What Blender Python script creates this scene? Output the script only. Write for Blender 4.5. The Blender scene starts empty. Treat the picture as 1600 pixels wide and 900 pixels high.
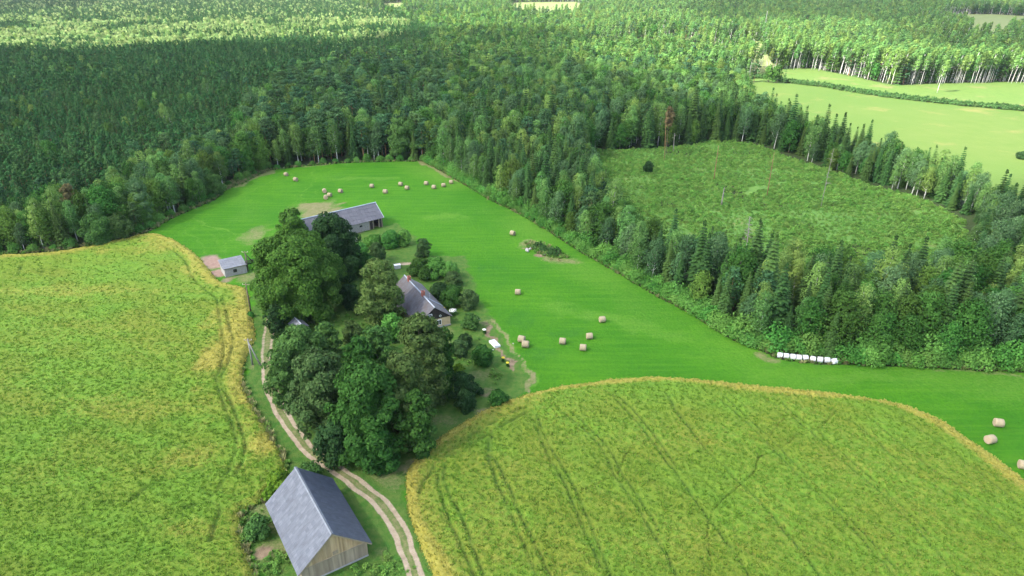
import bpy, math, random
import numpy as np
from mathutils import Vector
R = math.radians
random.seed(7)
rng = np.random.default_rng(5)
sc = bpy.context.scene
COL = sc.collection

# ------------------------------------------------------------------ camera, sky, sun, exposure
CAM_H = 68.0
F = 1067.0
TH = math.atan(512 / 1067.0)
SN, CS = math.sin(TH), math.cos(TH)
cam_d = bpy.data.cameras.new('camera')
cam_d.sensor_width = 36; cam_d.lens = 36 * F / 1600
cam_d.clip_end = 8000; cam_d.clip_start = 0.5
cam = bpy.data.objects.new('camera', cam_d)
cam.location = (0, 0, CAM_H); cam.rotation_euler = (math.pi / 2 - TH, 0, 0)
COL.objects.link(cam); sc.camera = cam

SUN_EL = R(46)
SUN_H = Vector((-0.88, -0.47)).normalized()          # horizontal direction towards the sun
TO_SUN = Vector((SUN_H.x * math.cos(SUN_EL), SUN_H.y * math.cos(SUN_EL), math.sin(SUN_EL)))
world = bpy.data.worlds.new('World'); sc.world = world
world.use_nodes = True
wn = world.node_tree
sky = wn.nodes.new('ShaderNodeTexSky'); sky.sky_type = 'NISHITA'; sky.sun_disc = False
sky.sun_elevation = SUN_EL
sky.sun_rotation = math.atan2(SUN_H.x, SUN_H.y)
sky.air_density = 1.0; sky.dust_density = 2.5
bgn = wn.nodes['Background']; bgn.inputs['Strength'].default_value = 0.15
wn.links.new(sky.outputs[0], bgn.inputs[0])
sun_d = bpy.data.lights.new('sun', 'SUN'); sun_d.energy = 5.0; sun_d.angle = R(2.6); sun_d.color = (1, 0.955, 0.87)
sun = bpy.data.objects.new('sun', sun_d); COL.objects.link(sun)
sun.rotation_euler = TO_SUN.to_track_quat('Z', 'Y').to_euler(); sun.location = (-300, -200, 400)
sc.view_settings.view_transform = 'Standard'; sc.view_settings.look = 'None'
sc.view_settings.gamma = 1; sc.view_settings.use_curve_mapping = False
sc.view_settings.exposure = 1.65
sc.cycles.max_bounces = 5; sc.cycles.diffuse_bounces = 2; sc.cycles.glossy_bounces = 2
sc.cycles.transparent_max_bounces = 12; sc.cycles.volume_bounces = 0; sc.cycles.transmission_bounces = 2
sc.cycles.use_denoising = True

# ------------------------------------------------------------------ projection helpers (design measurements of the place)
def G(px, py, z=0.0):
    u = (px - 800) / F; v = (py - 450) / F
    dz = -SN - v * CS; t = (z - CAM_H) / dz
    return np.array([u * t, (CS - v * SN) * t])
def PX(x, y, z=0.0):
    x = np.asarray(x, float); y = np.asarray(y, float); z = np.asarray(z, float) - CAM_H
    Z = y * CS - z * SN
    return 800 + F * x / Z, 450 - F * (y * SN + z * CS) / Z
def GP(pts): return np.array([G(*p) for p in pts])
def PXM(py): return 0.01326 * (py + 62)

def inside(P, poly):
    x, y = P[:, 0], P[:, 1]; r = np.zeros(len(P), bool); n = len(poly)
    for i in range(n):
        x0, y0 = poly[i]; x1, y1 = poly[(i + 1) % n]
        if y0 == y1: continue
        c = ((y0 > y) != (y1 > y)) & (x < (x1 - x0) * (y - y0) / (y1 - y0) + x0)
        r ^= c
    return r
def dist_line(P, line, closed=False):
    d = np.full(len(P), 1e9); n = len(line)
    for i in range(n if closed else n - 1):
        a = line[i]; b = line[(i + 1) % n]; ab = b - a; L = ab @ ab
        if L < 1e-9: continue
        t = np.clip(((P - a) @ ab) / L, 0, 1)
        q = P - (a + t[:, None] * ab)
        d = np.minimum(d, np.sqrt((q * q).sum(1)))
    return d
def smooth_line(pts, per=6, closed=False):
    pts = np.array(pts, float); n = len(pts); out = []
    rng_ = range(n if closed else n - 1)
    for i in rng_:
        if closed: p0, p1, p2, p3 = pts[(i - 1) % n], pts[i], pts[(i + 1) % n], pts[(i + 2) % n]
        else: p0, p1, p2, p3 = pts[max(i - 1, 0)], pts[i], pts[i + 1], pts[min(i + 2, n - 1)]
        for k in range(per):
            t = k / per
            out.append(0.5 * ((2 * p1) + (-p0 + p2) * t + (2 * p0 - 5 * p1 + 4 * p2 - p3) * t * t + (-p0 + 3 * p1 - 3 * p2 + p3) * t ** 3))
    if not closed: out.append(pts[-1])
    return np.array(out)
def vnoise(x, y, s, seed=0):
    x = x / s + seed * 17.31; y = y / s - seed * 9.77
    xi = np.floor(x).astype(np.int64); yi = np.floor(y).astype(np.int64); fx = x - xi; fy = y - yi
    fx = fx * fx * (3 - 2 * fx); fy = fy * fy * (3 - 2 * fy)
    def h(a, b):
        n = (a * 374761393 + b * 668265263 + seed * 974711) & 0x7fffffff
        n = ((n ^ (n >> 13)) * 1274126177) & 0x7fffffff
        return ((n ^ (n >> 16)) & 0xffff) / 65535.0
    return (h(xi, yi) * (1 - fx) + h(xi + 1, yi) * fx) * (1 - fy) + (h(xi, yi + 1) * (1 - fx) + h(xi + 1, yi + 1) * fx) * fy
def sstep(a, b, x):
    t = np.clip((x - a) / (b - a), 0, 1); return t * t * (3 - 2 * t)

# ------------------------------------------------------------------ object helpers
def tag(o, label=None, cat=None, group=None, kind=None):
    if label: o['label'] = label
    if cat: o['category'] = cat
    if group: o['group'] = group
    if kind: o['kind'] = kind
    return o
def empty(name, loc, rz=0.0, label=None, cat=None, group=None):
    o = bpy.data.objects.new(name, None); o.empty_display_size = 0.3
    o.location = loc; o.rotation_euler = (0, 0, rz); COL.objects.link(o)
    return tag(o, label, cat, group)
def obj(name, me, parent=None, loc=(0, 0, 0), rot=(0, 0, 0)):
    o = bpy.data.objects.new(name, me); o.location = loc; o.rotation_euler = rot; COL.objects.link(o)
    if parent: o.parent = parent
    return o
def quads_mesh(name, V, Q, mat, attrs=None, smooth=False, mats=None, midx=None):
    V = np.asarray(V, np.float32); Q = np.asarray(Q, np.int32); k = Q.shape[1]
    me = bpy.data.meshes.new(name)
    me.vertices.add(len(V)); me.vertices.foreach_set('co', V.ravel())
    me.loops.add(Q.size); me.loops.foreach_set('vertex_index', Q.ravel())
    me.polygons.add(len(Q)); me.polygons.foreach_set('loop_start', np.arange(0, Q.size, k, dtype=np.int32))
    try: me.polygons.foreach_set('loop_total', np.full(len(Q), k, np.int32))
    except Exception: pass
    for m in (mats or [mat]): me.materials.append(m)
    if midx is not None: me.polygons.foreach_set('material_index', np.asarray(midx, np.int32))
    me.polygons.foreach_set('use_smooth', np.full(len(Q), smooth))
    me.update(calc_edges=True)
    for n, a in (attrs or {}).items():
        at = me.attributes.new(n, 'FLOAT', 'POINT'); at.data.foreach_set('value', np.asarray(a, np.float32))
    me.validate()
    return me
class MB:
    """collects small polyhedra into one mesh"""
    def __init__(s): s.v = []; s.f = []; s.uv = []
    def add(s, vs, fs, uvs=None):
        b = len(s.v); s.v += [tuple(map(float, v)) for v in vs]
        for i, f in enumerate(fs):
            s.f.append([b + k for k in f]); s.uv.append(uvs[i] if uvs else None)
    def box(s, c, d, ax=None):
        """c centre, d full sizes, ax optional 3 axes"""
        c = np.array(c, float); A = np.eye(3) if ax is None else np.array(ax, float)
        h = np.array(d, float) / 2; vs = []
        for z in (-1, 1):
            for x, y in ((-1, -1), (1, -1), (1, 1), (-1, 1)):
                vs.append(c + A[0] * x * h[0] + A[1] * y * h[1] + A[2] * z * h[2])
        s.add(vs, [(3, 2, 1, 0), (4, 5, 6, 7), (0, 1, 5, 4), (1, 2, 6, 5), (2, 3, 7, 6), (3, 0, 4, 7)])
    def tube(s, pts, rad, n=7, cap=True):
        pts = np.array(pts, float); rings = []
        for i, p in enumerate(pts):
            t = pts[min(i + 1, len(pts) - 1)] - pts[max(i - 1, 0)]; t /= np.linalg.norm(t) + 1e-9
            u = np.cross(t, (0.31, 0.95, 0.05) if abs(t[2]) > .5 else (0, 0, 1)); u /= np.linalg.norm(u); w = np.cross(t, u)
            r = rad[i] if hasattr(rad, '__len__') else rad
            rings.append([p + r * (math.cos(a) * u + math.sin(a) * w) for a in np.linspace(0, 2 * math.pi, n, endpoint=False)])
        fs = []
        for i in range(len(pts) - 1):
            for k in range(n):
                k2 = (k + 1) % n; fs.append((i * n + k, i * n + k2, (i + 1) * n + k2, (i + 1) * n + k))
        if cap: fs += [tuple(range(n - 1, -1, -1)), tuple((len(pts) - 1) * n + k for k in range(n))]
        s.add([v for r in rings for v in r], fs)
    def mesh(s, name, mat, smooth=False):
        me = bpy.data.meshes.new(name); me.from_pydata(s.v, [], s.f)
        if any(u is not None for u in s.uv):
            l = me.uv_layers.new(name='UVMap'); k = 0
            for f, u in zip(s.f, s.uv):
                for j in range(len(f)):
                    l.data[k].uv = u[j] if u else (0, 0); k += 1
        me.materials.append(mat)
        if smooth:
            for p in me.polygons: p.use_smooth = True
        me.update(); return me
    def build(s, name, mat, parent=None, smooth=False): return obj(name, s.mesh(name, mat, smooth), parent)

# ------------------------------------------------------------------ materials
class NT:
    def __init__(s, name):
        s.m = bpy.data.materials.new(name); s.m.use_nodes = True; s.t = s.m.node_tree
        s.b = s.t.nodes['Principled BSDF']; s.out = s.t.nodes['Material Output']
        s.b.inputs['Specular IOR Level'].default_value = 0.25; s.b.inputs['Roughness'].default_value = 0.75
    def n(s, typ, **kw):
        nd = s.t.nodes.new(typ)
        for k, v in kw.items():
            if k.startswith('i_'): nd.inputs[k[2:].replace('_', ' ')].default_value = v
            else: setattr(nd, k, v)
        return nd
    def l(s, a, b): s.t.links.new(a, b)
    def geo(s): return s.n('ShaderNodeNewGeometry')
    def co(s, kind='Object'): return s.n('ShaderNodeTexCoord').outputs[kind]
    def noise(s, scale, det=4, vec=None, rough=.55, stretch=None):
        nd = s.n('ShaderNodeTexNoise'); nd.inputs['Scale'].default_value = scale; nd.inputs['Detail'].default_value = det; nd.inputs['Roughness'].default_value = rough
        v = vec if vec is not None else s.geo().outputs['Position']
        if stretch:
            mp = s.n('ShaderNodeMapping'); mp.inputs['Rotation'].default_value[2] = stretch[0]; mp.inputs['Scale'].default_value = stretch[1]
            s.l(v, mp.inputs['Vector']); v = mp.outputs[0]
        s.l(v, nd.inputs['Vector']); return nd.outputs[0]
    def ramp(s, f, a, b):
        nd = s.n('ShaderNodeMapRange'); nd.inputs['From Min'].default_value = a; nd.inputs['From Max'].default_value = b
        s.l(f, nd.inputs['Value']); return nd.outputs[0]
    def mix(s, f, a, b, mode='MIX'):
        nd = s.n('ShaderNodeMix', data_type='RGBA', blend_type=mode)
        for sock, v in ((nd.inputs[0], f), (nd.inputs[6], a), (nd.inputs[7], b)):
            if isinstance(v, (int, float)): sock.default_value = v
            elif isinstance(v, tuple): sock.default_value = (*v, 1)
            else: s.l(v, sock)
        return nd.outputs[2]
    def math(s, op, a, b=0.0):
        nd = s.n('ShaderNodeMath', operation=op)
        for i, v in enumerate((a, b)):
            if isinstance(v, (int, float)): nd.inputs[i].default_value = v
            else: s.l(v, nd.inputs[i])
        return nd.outputs[0]
    def attr(s, name): return s.n('ShaderNodeAttribute', attribute_name=name).outputs['Fac']
    def bump(s, h, strength=.5, dist=.1):
        nd = s.n('ShaderNodeBump'); nd.inputs['Strength'].default_value = strength; nd.inputs['Distance'].default_value = dist
        s.l(h, nd.inputs['Height']); s.l(nd.outputs[0], s.b.inputs['Normal'])
    def color(s, c): s.l(c, s.b.inputs['Base Color']) if not isinstance(c, tuple) else setattr(s.b.inputs['Base Color'], 'default_value', (*c, 1))

LEAF = 1.25
def leaf_mat(name, a, b, trans=.3, var=.35, hue=None):
    """a, b: the two ends of the leaves' colour; every clump of leaves is one mesh island"""
    a = tuple(x * LEAF for x in a); b = tuple(x * LEAF for x in b); hue = tuple(x * LEAF for x in hue) if hue else None
    s = NT(name)
    g = s.geo(); oi = s.n('ShaderNodeObjectInfo')
    c = s.mix(g.outputs['Random Per Island'], a, b)
    if hue: c = s.mix(s.math('MULTIPLY', s.ramp(oi.outputs['Random'], .35, 1), .85), c, hue)
    hs = s.n('ShaderNodeHueSaturation')
    r2 = s.math('FRACT', s.math('MULTIPLY', oi.outputs['Random'], 7.31))
    s.l(s.math('ADD', s.math('MULTIPLY', r2, var * 1.3), 1 - var * .65), hs.inputs['Value'])
    r3 = s.math('FRACT', s.math('MULTIPLY', oi.outputs['Random'], 23.7))
    s.l(s.math('ADD', s.math('MULTIPLY', r3, .024), .483), hs.inputs['Hue'])
    s.l(c, hs.inputs['Color']); c = hs.outputs[0]
    s.color(c); s.b.inputs['Roughness'].default_value = .7; s.b.inputs['Specular IOR Level'].default_value = .06
    tr = s.n('ShaderNodeBsdfTranslucent'); s.l(c, tr.inputs[0])
    mx = s.n('ShaderNodeMixShader'); mx.inputs[0].default_value = trans
    s.l(s.b.outputs[0], mx.inputs[1]); s.l(tr.outputs[0], mx.inputs[2]); s.l(mx.outputs[0], s.out.inputs[0])
    return s.m
def simple(name, a, b, scale=3.0, rough=.8, bump=0, spec=.25, obj_space=True, stretch=None, island=0):
    s = NT(name); v = s.co() if obj_space else None
    n_ = s.noise(scale, 5, v, stretch=stretch)
    c = s.mix(s.ramp(n_, .3, .7), a, b)
    if island:
        g = s.geo(); hs = s.n('ShaderNodeHueSaturation'); s.l(s.math('ADD', s.math('MULTIPLY', g.outputs['Random Per Island'], island * 2), 1 - island), hs.inputs['Value']); s.l(c, hs.inputs['Color']); c = hs.outputs[0]
    s.color(c); s.b.inputs['Roughness'].default_value = rough; s.b.inputs['Specular IOR Level'].default_value = spec
    if bump: s.bump(n_, .6, bump)
    return s.m

M = {}
# bark
M['bark'] = simple('bark', (.10, .075, .055), (.2, .16, .125), 6, .9)
M['pine_bark'] = simple('pine_bark', (.22, .11, .06), (.33, .19, .11), 3, .9)
M['birch_bark'] = simple('birch_bark', (.62, .6, .56), (.8, .78, .74), 2.2, .7, stretch=(0, (1, 1, 4)))
M['dead_bark'] = simple('dead_bark', (.2, .18, .16), (.3, .28, .26), 3, .9)
# leaves
M['broad'] = leaf_mat('leaf_broad', (.02, .08, .014), (.055, .15, .028), var=.55, hue=(.085, .155, .028))
M['birch'] = leaf_mat('leaf_birch', (.055, .145, .035), (.115, .235, .065), var=.5, hue=(.15, .23, .05))
M['aspen'] = leaf_mat('leaf_aspen', (.045, .11, .04), (.09, .175, .07))
M['pale'] = leaf_mat('leaf_sunlit', (.13, .225, .07), (.23, .33, .11), var=.35, hue=(.27, .33, .13))  # leaf colour lightened to paint sunlight onto the far woods
M['pine'] = leaf_mat('leaf_pine', (.018, .06, .026), (.046, .11, .046), .15, var=.45, hue=(.06, .12, .035))
M['young_pine'] = leaf_mat('leaf_young_pine', (.013, .06, .019), (.042, .125, .034), .12, .5, hue=(.06, .13, .038))
M['spruce'] = leaf_mat('leaf_spruce', (.016, .05, .014), (.036, .09, .022), .1, hue=(.045, .09, .02))
M['shrub'] = leaf_mat('leaf_shrub', (.04, .15, .025), (.09, .25, .045), hue=(.11, .24, .05))
M['weeds'] = leaf_mat('leaf_weeds', (.075, .2, .035), (.13, .27, .05), .3, .4, hue=(.14, .25, .055))
LEAF = .95
M['oak'] = leaf_mat('leaf_oak', (.042, .125, .02), (.1, .225, .036), var=.1)
M['dark'] = leaf_mat('leaf_dark', (.02, .06, .018), (.042, .10, .03), var=.1)
M['deep'] = leaf_mat('leaf_deep', (.027, .09, .017), (.062, .165, .03), var=.1)
M['olive'] = leaf_mat('leaf_olive', (.055, .125, .025), (.14, .22, .06), var=.1)
M['linden'] = leaf_mat('leaf_linden', (.045, .10, .024), (.11, .18, .05), var=.1)
M['ash'] = leaf_mat('leaf_ash', (.045, .12, .03), (.1, .22, .05), var=.1)
M['grayolive'] = leaf_mat('leaf_grayolive', (.038, .098, .028), (.09, .165, .052), var=.1)
M['lime'] = leaf_mat('leaf_lime', (.08, .2, .02), (.18, .32, .03), var=.1)
M['brownleaf'] = leaf_mat('leaf_brown', (.13, .12, .05), (.2, .175, .075), var=.1)
M['reed'] = leaf_mat('leaf_reed', (.04, .12, .03), (.10, .2, .06), var=.4)
M['straw_tuft'] = leaf_mat('leaf_straw', (.2, .24, .08), (.38, .36, .18), var=.4)
M['flower_white'] = simple('flower_white', (.75, .78, .7), (.85, .85, .8), 3)
M['flower_yellow'] = simple('flower_yellow', (.6, .5, .04), (.75, .62, .06), 3)

def ground_mat():
    s = NT('meadow_grass')
    c = s.mix(s.ramp(s.noise(.028, 3), .35, .65), (.034, .15, .006), (.064, .2, .008))
    c = s.mix(s.math('MULTIPLY', s.ramp(s.noise(.22, 5, rough=.7), .45, .75), .7), c, (.03, .14, .008))
    c = s.mix(s.math('MULTIPLY', s.ramp(s.noise(1.4, 4, rough=.7), .42, .75), .6), c, (.022, .11, .008))
    c = s.mix(s.math('MULTIPLY', s.ramp(s.noise(.5, 3, stretch=(R(-48), (.12, 1.6, 1))), .45, .7), .45), c, (.085, .22, .012))
    fine = s.noise(2.2, 4, rough=.75)
    def m(name, col1, col2, amp=.8, lo=.3, hi=.7):
        nonlocal c
        a = s.attr(name); f = s.math('MULTIPLY', s.ramp(s.math('ADD', a, s.math('MULTIPLY', s.math('SUBTRACT', fine, .5), amp)), lo, hi), s.ramp(a, .02, .15))
        cl = s.n('ShaderNodeClamp'); s.l(f, cl.inputs[0])
        cc = s.mix(s.ramp(s.noise(.9, 4), .35, .65), col1, col2)
        c = s.mix(cl.outputs[0], c, cc)
    m('yard', (.045, .125, .018), (.09, .15, .03), .5)
    m('dark_green', (.015, .1, .015), (.025, .12, .015), .6)
    m('pale', (.085, .215, .02), (.115, .235, .03), .7)
    m('dry', (.15, .17, .06), (.22, .2, .1), .9)
    m('soil', (.16, .115, .075), (.27, .2, .13), .7)
    m('rubble', (.26, .165, .13), (.31, .22, .17), .5)
    m('sand', (.3, .235, .16), (.4, .325, .235), .9)
    s.color(c); s.b.inputs['Roughness'].default_value = .9; s.b.inputs['Specular IOR Level'].default_value = .1
    s.bump(s.noise(1.6, 5, rough=.75), .9, .35)
    return s.m
M['ground'] = ground_mat()
def crop_mat():
    s = NT('crop_leaves')
    g = s.attr('gold'); h = s.attr('tint')
    c = s.mix(s.ramp(s.noise(.9, 5, rough=.75), .35, .65), (.098, .215, .018), (.155, .265, .027))
    c = s.mix(s.math('MULTIPLY', s.ramp(h, .3, .8), .75), c, (.16, .2, .022))
    gf = s.math('ADD', g, s.math('MULTIPLY', s.math('SUBTRACT', s.noise(1.1, 5, rough=.8), .5), 1.3))
    cl = s.n('ShaderNodeClamp'); s.l(s.math('MULTIPLY', s.ramp(gf, .3, .8), s.ramp(g, .0, .15)), cl.inputs[0])
    c = s.mix(cl.outputs[0], c, s.mix(s.ramp(s.noise(2.0, 4), .35, .65), (.27, .245, .035), (.33, .305, .065)))
    c = s.mix(s.math('MULTIPLY', s.attr('rut'), .45), c, (.035, .09, .018))
    c = s.mix(s.math('MULTIPLY', s.ramp(s.noise(3.2, 3, rough=.8), .6, .72), .3), c, (.07, .16, .025))
    s.color(c); s.b.inputs['Roughness'].default_value = .8; s.b.inputs['Specular IOR Level'].default_value = .15
    s.bump(s.noise(3.0, 5, rough=.8), 1.0, .3)
    return s.m
M['crop'] = crop_mat()
def stalk_mat():
    s = NT('crop_plants'); at = s.n('ShaderNodeAttribute', attribute_name='gold', attribute_type='INSTANCER').outputs['Fac']; oi = s.n('ShaderNodeObjectInfo'); g = s.geo()
    c = s.mix(g.outputs['Random Per Island'], (.094, .215, .02), (.152, .268, .028))
    f = s.math('ADD', at, s.math('MULTIPLY', s.math('SUBTRACT', oi.outputs['Random'], .5), .5)); cl = s.n('ShaderNodeClamp'); s.l(s.ramp(f, .4, .75), cl.inputs[0])
    c = s.mix(cl.outputs[0], c, (.36, .35, .08)); s.color(c); s.b.inputs['Roughness'].default_value = .8
    tr = s.n('ShaderNodeBsdfTranslucent'); s.l(c, tr.inputs[0]); mx = s.n('ShaderNodeMixShader'); mx.inputs[0].default_value = .3
    s.l(s.b.outputs[0], mx.inputs[1]); s.l(tr.outputs[0], mx.inputs[2]); s.l(mx.outputs[0], s.out.inputs[0]); return s.m
M['crop_stalk'] = stalk_mat()
def plain_ground(name, cols, sc1=.03, sc2=.5, bump=.2):
    s = NT(name)
    c = s.mix(s.ramp(s.noise(sc1, 4), .35, .65), cols[0], cols[1])
    c = s.mix(s.ramp(s.noise(sc2, 5, rough=.7), .4, .7), c, cols[2])
    if len(cols) > 3: c = s.mix(s.ramp(s.noise(sc1 * 2.3, 5, rough=.7), .55, .72), c, cols[3])
    s.color(c); s.b.inputs['Roughness'].default_value = .9; s.b.inputs['Specular IOR Level'].default_value = .1
    s.bump(s.noise(1.0, 5, rough=.7), .8, bump)
    return s.m
M['floor'] = plain_ground('forest_floor', [(.035, .06, .02), (.05, .075, .025), (.03, .045, .018)])
M['clearing'] = plain_ground('clearing_ground', [(.085, .2, .035), (.12, .22, .045), (.075, .17, .035), (.17, .19, .06)], .05, .5)
M['far_meadow'] = plain_ground('far_meadow', [(.098, .145, .034), (.068, .13, .026), (.082, .135, .028), (.16, .16, .052)], .012, .12)
M['far_field'] = plain_ground('far_field', [(.2, .22, .09), (.16, .21, .07), (.18, .21, .08)], .01, .1)
M['weedy'] = plain_ground('weedy_strip', [(.09, .16, .033), (.11, .165, .04), (.075, .135, .03), (.18, .165, .07)], .02, .3)

def roof_mat(name, a, b, stain, pitch=.18, moss=0):
    s = NT(name)
    uv = s.co('UV'); g = s.geo()
    c = s.mix(g.outputs['Random Per Island'], a, b)
    c = s.mix(s.math('MULTIPLY', s.ramp(s.noise(1.6, 6, rough=.75, vec=uv, stretch=(0, (1.6, .3, 1))), .4, .65), .8), c, stain)
    if moss: c = s.mix(s.math('MULTIPLY', s.ramp(s.noise(.35, 5, rough=.8), .5, .6), moss), c, (.08, .06, .05))
    sx = s.n('ShaderNodeSeparateXYZ'); s.l(uv, sx.inputs[0])
    w = s.math('SINE', s.math('MULTIPLY', sx.outputs[0], 2 * math.pi / pitch))
    c = s.mix(s.math('MULTIPLY', s.ramp(w, .2, -1), .22), c, (.09, .09, .1))
    s.color(c); s.b.inputs['Roughness'].default_value = .55; s.b.inputs['Specular IOR Level'].default_value = .5
    s.bump(w, .5, .03)
    return s.m
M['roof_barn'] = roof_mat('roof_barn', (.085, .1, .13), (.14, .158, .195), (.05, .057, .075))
M['roof_barn_shaded'] = roof_mat('roof_barn_shade_side', (.045, .055, .08), (.075, .088, .12), (.03, .036, .055))  # same sheets, shade painted in for the slope turned from the sun
M['roof_stone_barn'] = roof_mat('roof_stone_barn', (.095, .095, .115), (.13, .13, .15), (.075, .075, .085), .3)
M['roof_house'] = roof_mat('roof_house', (.1, .1, .115), (.15, .145, .165), (.06, .055, .055), moss=.75)
M['roof_moss'] = roof_mat('roof_moss', (.14, .10, .09), (.2, .15, .13), (.08, .06, .05), moss=.5)
M['roof_shed'] = roof_mat('roof_shed', (.17, .18, .2), (.22, .23, .255), (.12, .125, .135))
M['ridge'] = simple('ridge_metal', (.3, .34, .4), (.4, .44, .5), 2, .5, spec=.4)
M['planks'] = simple('plank_wood', (.33, .225, .12), (.44, .33, .2), 1.6, .85, island=.22, stretch=(0, (1, 1, .15)))
M['planks_gray'] = simple('plank_wood_gray', (.24, .19, .13), (.34, .28, .2), 1.6, .85, island=.2, stretch=(0, (1, 1, .15)))
M['dark_boards'] = simple('dark_boards', (.028, .022, .02), (.05, .04, .035), 2, .8, island=.3)
M['plaster'] = simple('ochre_plaster', (.52, .38, .22), (.6, .46, .28), 2, .9)
M['white_block'] = simple('white_block', (.28, .275, .26), (.36, .355, .34), 2, .9)
M['whitewash'] = simple('whitewash', (.42, .42, .42), (.55, .55, .55), 2, .9)
M['white_paint'] = simple('white_paint', (.74, .74, .72), (.82, .82, .8), 2, .5)
M['glass'] = simple('window_glass', (.02, .025, .03), (.04, .045, .05), 1, .12, spec=.6)
M['void'] = simple('dark_interior', (.012, .01, .01), (.025, .02, .018), 1, .95)
M['brick'] = simple('red_brick', (.30, .10, .07), (.42, .17, .12), 5, .9)
M['concrete'] = simple('pole_concrete', (.2, .195, .185), (.28, .275, .26), 4, .9)
M['ceramic'] = simple('insulator_ceramic', (.55, .55, .52), (.7, .7, .68), 4, .3)
M['plastic_wrap'] = simple('plastic_wrap', (.5, .51, .52), (.56, .57, .58), 3, .32, spec=.5, bump=.03)
M['rock'] = simple('rock', (.3, .29, .28), (.45, .43, .42), 2, .9)
def stone_mat():
    s = NT('field_stone'); v = s.co()
    vo = s.n('ShaderNodeTexVoronoi'); vo.inputs['Scale'].default_value = 2.6; s.l(v, vo.inputs['Vector'])
    cell = s.n('ShaderNodeSeparateColor'); s.l(vo.outputs['Color'], cell.inputs[0])
    c = s.mix(cell.outputs[0], (.15, .085, .07), (.3, .26, .24))
    c = s.mix(s.ramp(vo.outputs['Distance'], .22, .32), c, (.33, .3, .28))
    s.color(c); s.b.inputs['Roughness'].default_value = .9; return s.m
M['stone'] = stone_mat()
def hay_mat():
    s = NT('hay'); v = s.co()
    n1 = s.noise(14, 5, v, .8, stretch=(0, (.3, 1, 1))); n2 = s.noise(2, 3, v)
    c = s.mix(s.ramp(n1, .3, .7), (.26, .215, .13), (.38, .33, .215)); c = s.mix(s.math('MULTIPLY', s.ramp(n2, .4, .7), .4), c, (.26, .2, .12))
    s.color(c); s.b.inputs['Roughness'].default_value = .85; s.bump(n1, .6, .03); return s.m
def hay_end_mat():
    s = NT('hay_end'); v = s.co()
    sx = s.n('ShaderNodeSeparateXYZ'); s.l(v, sx.inputs[0])
    r = s.math('SQRT', s.math('ADD', s.math('POWER', sx.outputs[1], 2), s.math('POWER', sx.outputs[2], 2)))
    n1 = s.noise(7, 4, v); w = s.math('SINE', s.math('ADD', s.math('MULTIPLY', r, 55), s.math('MULTIPLY', n1, 6)))
    c = s.mix(s.ramp(w, -1, 1), (.27, .19, .12), (.46, .36, .25)); s.color(c); s.b.inputs['Roughness'].default_value = .9; return s.m
M['hay'] = hay_mat(); M['hay_end'] = hay_end_mat()

# ------------------------------------------------------------------ outlines of the place (pixel measurements turned into ground metres)
left_crop_px = [(-260, 428), (-100, 412), (0, 401), (100, 394), (200, 373), (240, 367), (267, 373), (290, 386), (310, 401), (327, 421), (344, 440), (384, 452), (392, 480), (398, 510), (399, 532), (388, 556), (382, 577), (384, 600), (398, 637), (427, 683), (449, 727), (436, 760), (412, 785), (380, 807), (386, 850), (400, 890), (420, 960), (440, 1050), (-500, 1050), (-600, 700)]
right_crop_px = [(690, 960), (674, 900), (654, 853), (637, 800), (634, 750), (644, 723), (677, 693), (721, 663), (767, 637), (817, 620), (867, 607), (911, 600), (960, 594), (1020, 590), (1090, 594), (1167, 602), (1270, 612), (1367, 625), (1427, 640), (1477, 663), (1515, 688), (1550, 713), (1600, 753), (1700, 830), (1850, 960), (1900, 1100), (760, 1100)]
field_edge_px = [(661, 252), (694, 270), (734, 293), (767, 313), (800, 328), (827, 343), (867, 367), (907, 393), (967, 427), (1027, 463), (1067, 483), (1107, 507), (1150, 533), (1190, 548), (1217, 560), (1260, 567), (1310, 569), (1400, 571), (1500, 577), (1600, 581), (1750, 590)]
meadow_top_px = [(417, 267), (476, 260), (540, 255), (600, 253), (661, 252)]
left_edge_px = [(-330, 440), (-100, 411), (0, 399), (100, 391), (200, 371), (234, 361), (277, 337), (334, 313), (352, 297), (380, 285), (417, 267)]
clearing_px = [(925, 240), (960, 236), (1067, 229), (1110, 222), (1177, 226), (1234, 247), (1284, 263), (1360, 291), (1420, 306), (1470, 326), (1512, 352), (1512, 385), (1480, 420), (1440, 450), (1380, 460), (1300, 455), (1220, 445), (1140, 432), (1075, 420), (1020, 392), (975, 350), (945, 305)]
far_meadow_px = [(1150, 134), (1170, 128), (1240, 131), (1300, 137), (1380, 150), (1460, 160), (1600, 172), (1900, 200), (1950, 460), (1700, 395), (1600, 362), (1560, 340), (1500, 310), (1430, 280), (1360, 259), (1284, 238), (1234, 218), (1190, 196), (1165, 170)]
far_strip_px = [(1165, 118), (1190, 110), (1260, 106), (1300, 113), (1345, 122), (1400, 133), (1470, 130), (1600, 128), (1900, 125), (1900, 200), (1600, 171), (1460, 159), (1380, 149), (1300, 136), (1240, 130), (1170, 127)]
far_gaps_px = [[(800, 4), (900, 3), (910, 12), (900, 30), (850, 32), (800, 24), (790, 12)],
               [(598, 6), (628, 4), (640, 16), (625, 26), (600, 22)],
               [(1110, 64), (1190, 65), (1195, 82), (1110, 84)],
               [(1165, 84), (1205, 84), (1210, 108), (1170, 112)],
               [(1465, 24), (1540, 22), (1620, 26), (1750, 30), (1750, 62), (1620, 60), (1530, 52), (1470, 42)],
               [(1508, 44), (1570, 42), (1572, 72), (1515, 72)],
               [(950, 62), (1060, 60), (1095, 66), (1095, 74), (1040, 76), (950, 76)],
               [(1040, -4), (1110, -4), (1110, 8), (1040, 8)]]
LEFT_CROP = smooth_line(GP(left_crop_px), 5, True)
RIGHT_CROP = smooth_line(GP(right_crop_px), 5, True)
CLEARING = smooth_line(GP(clearing_px), 4, True)
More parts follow.
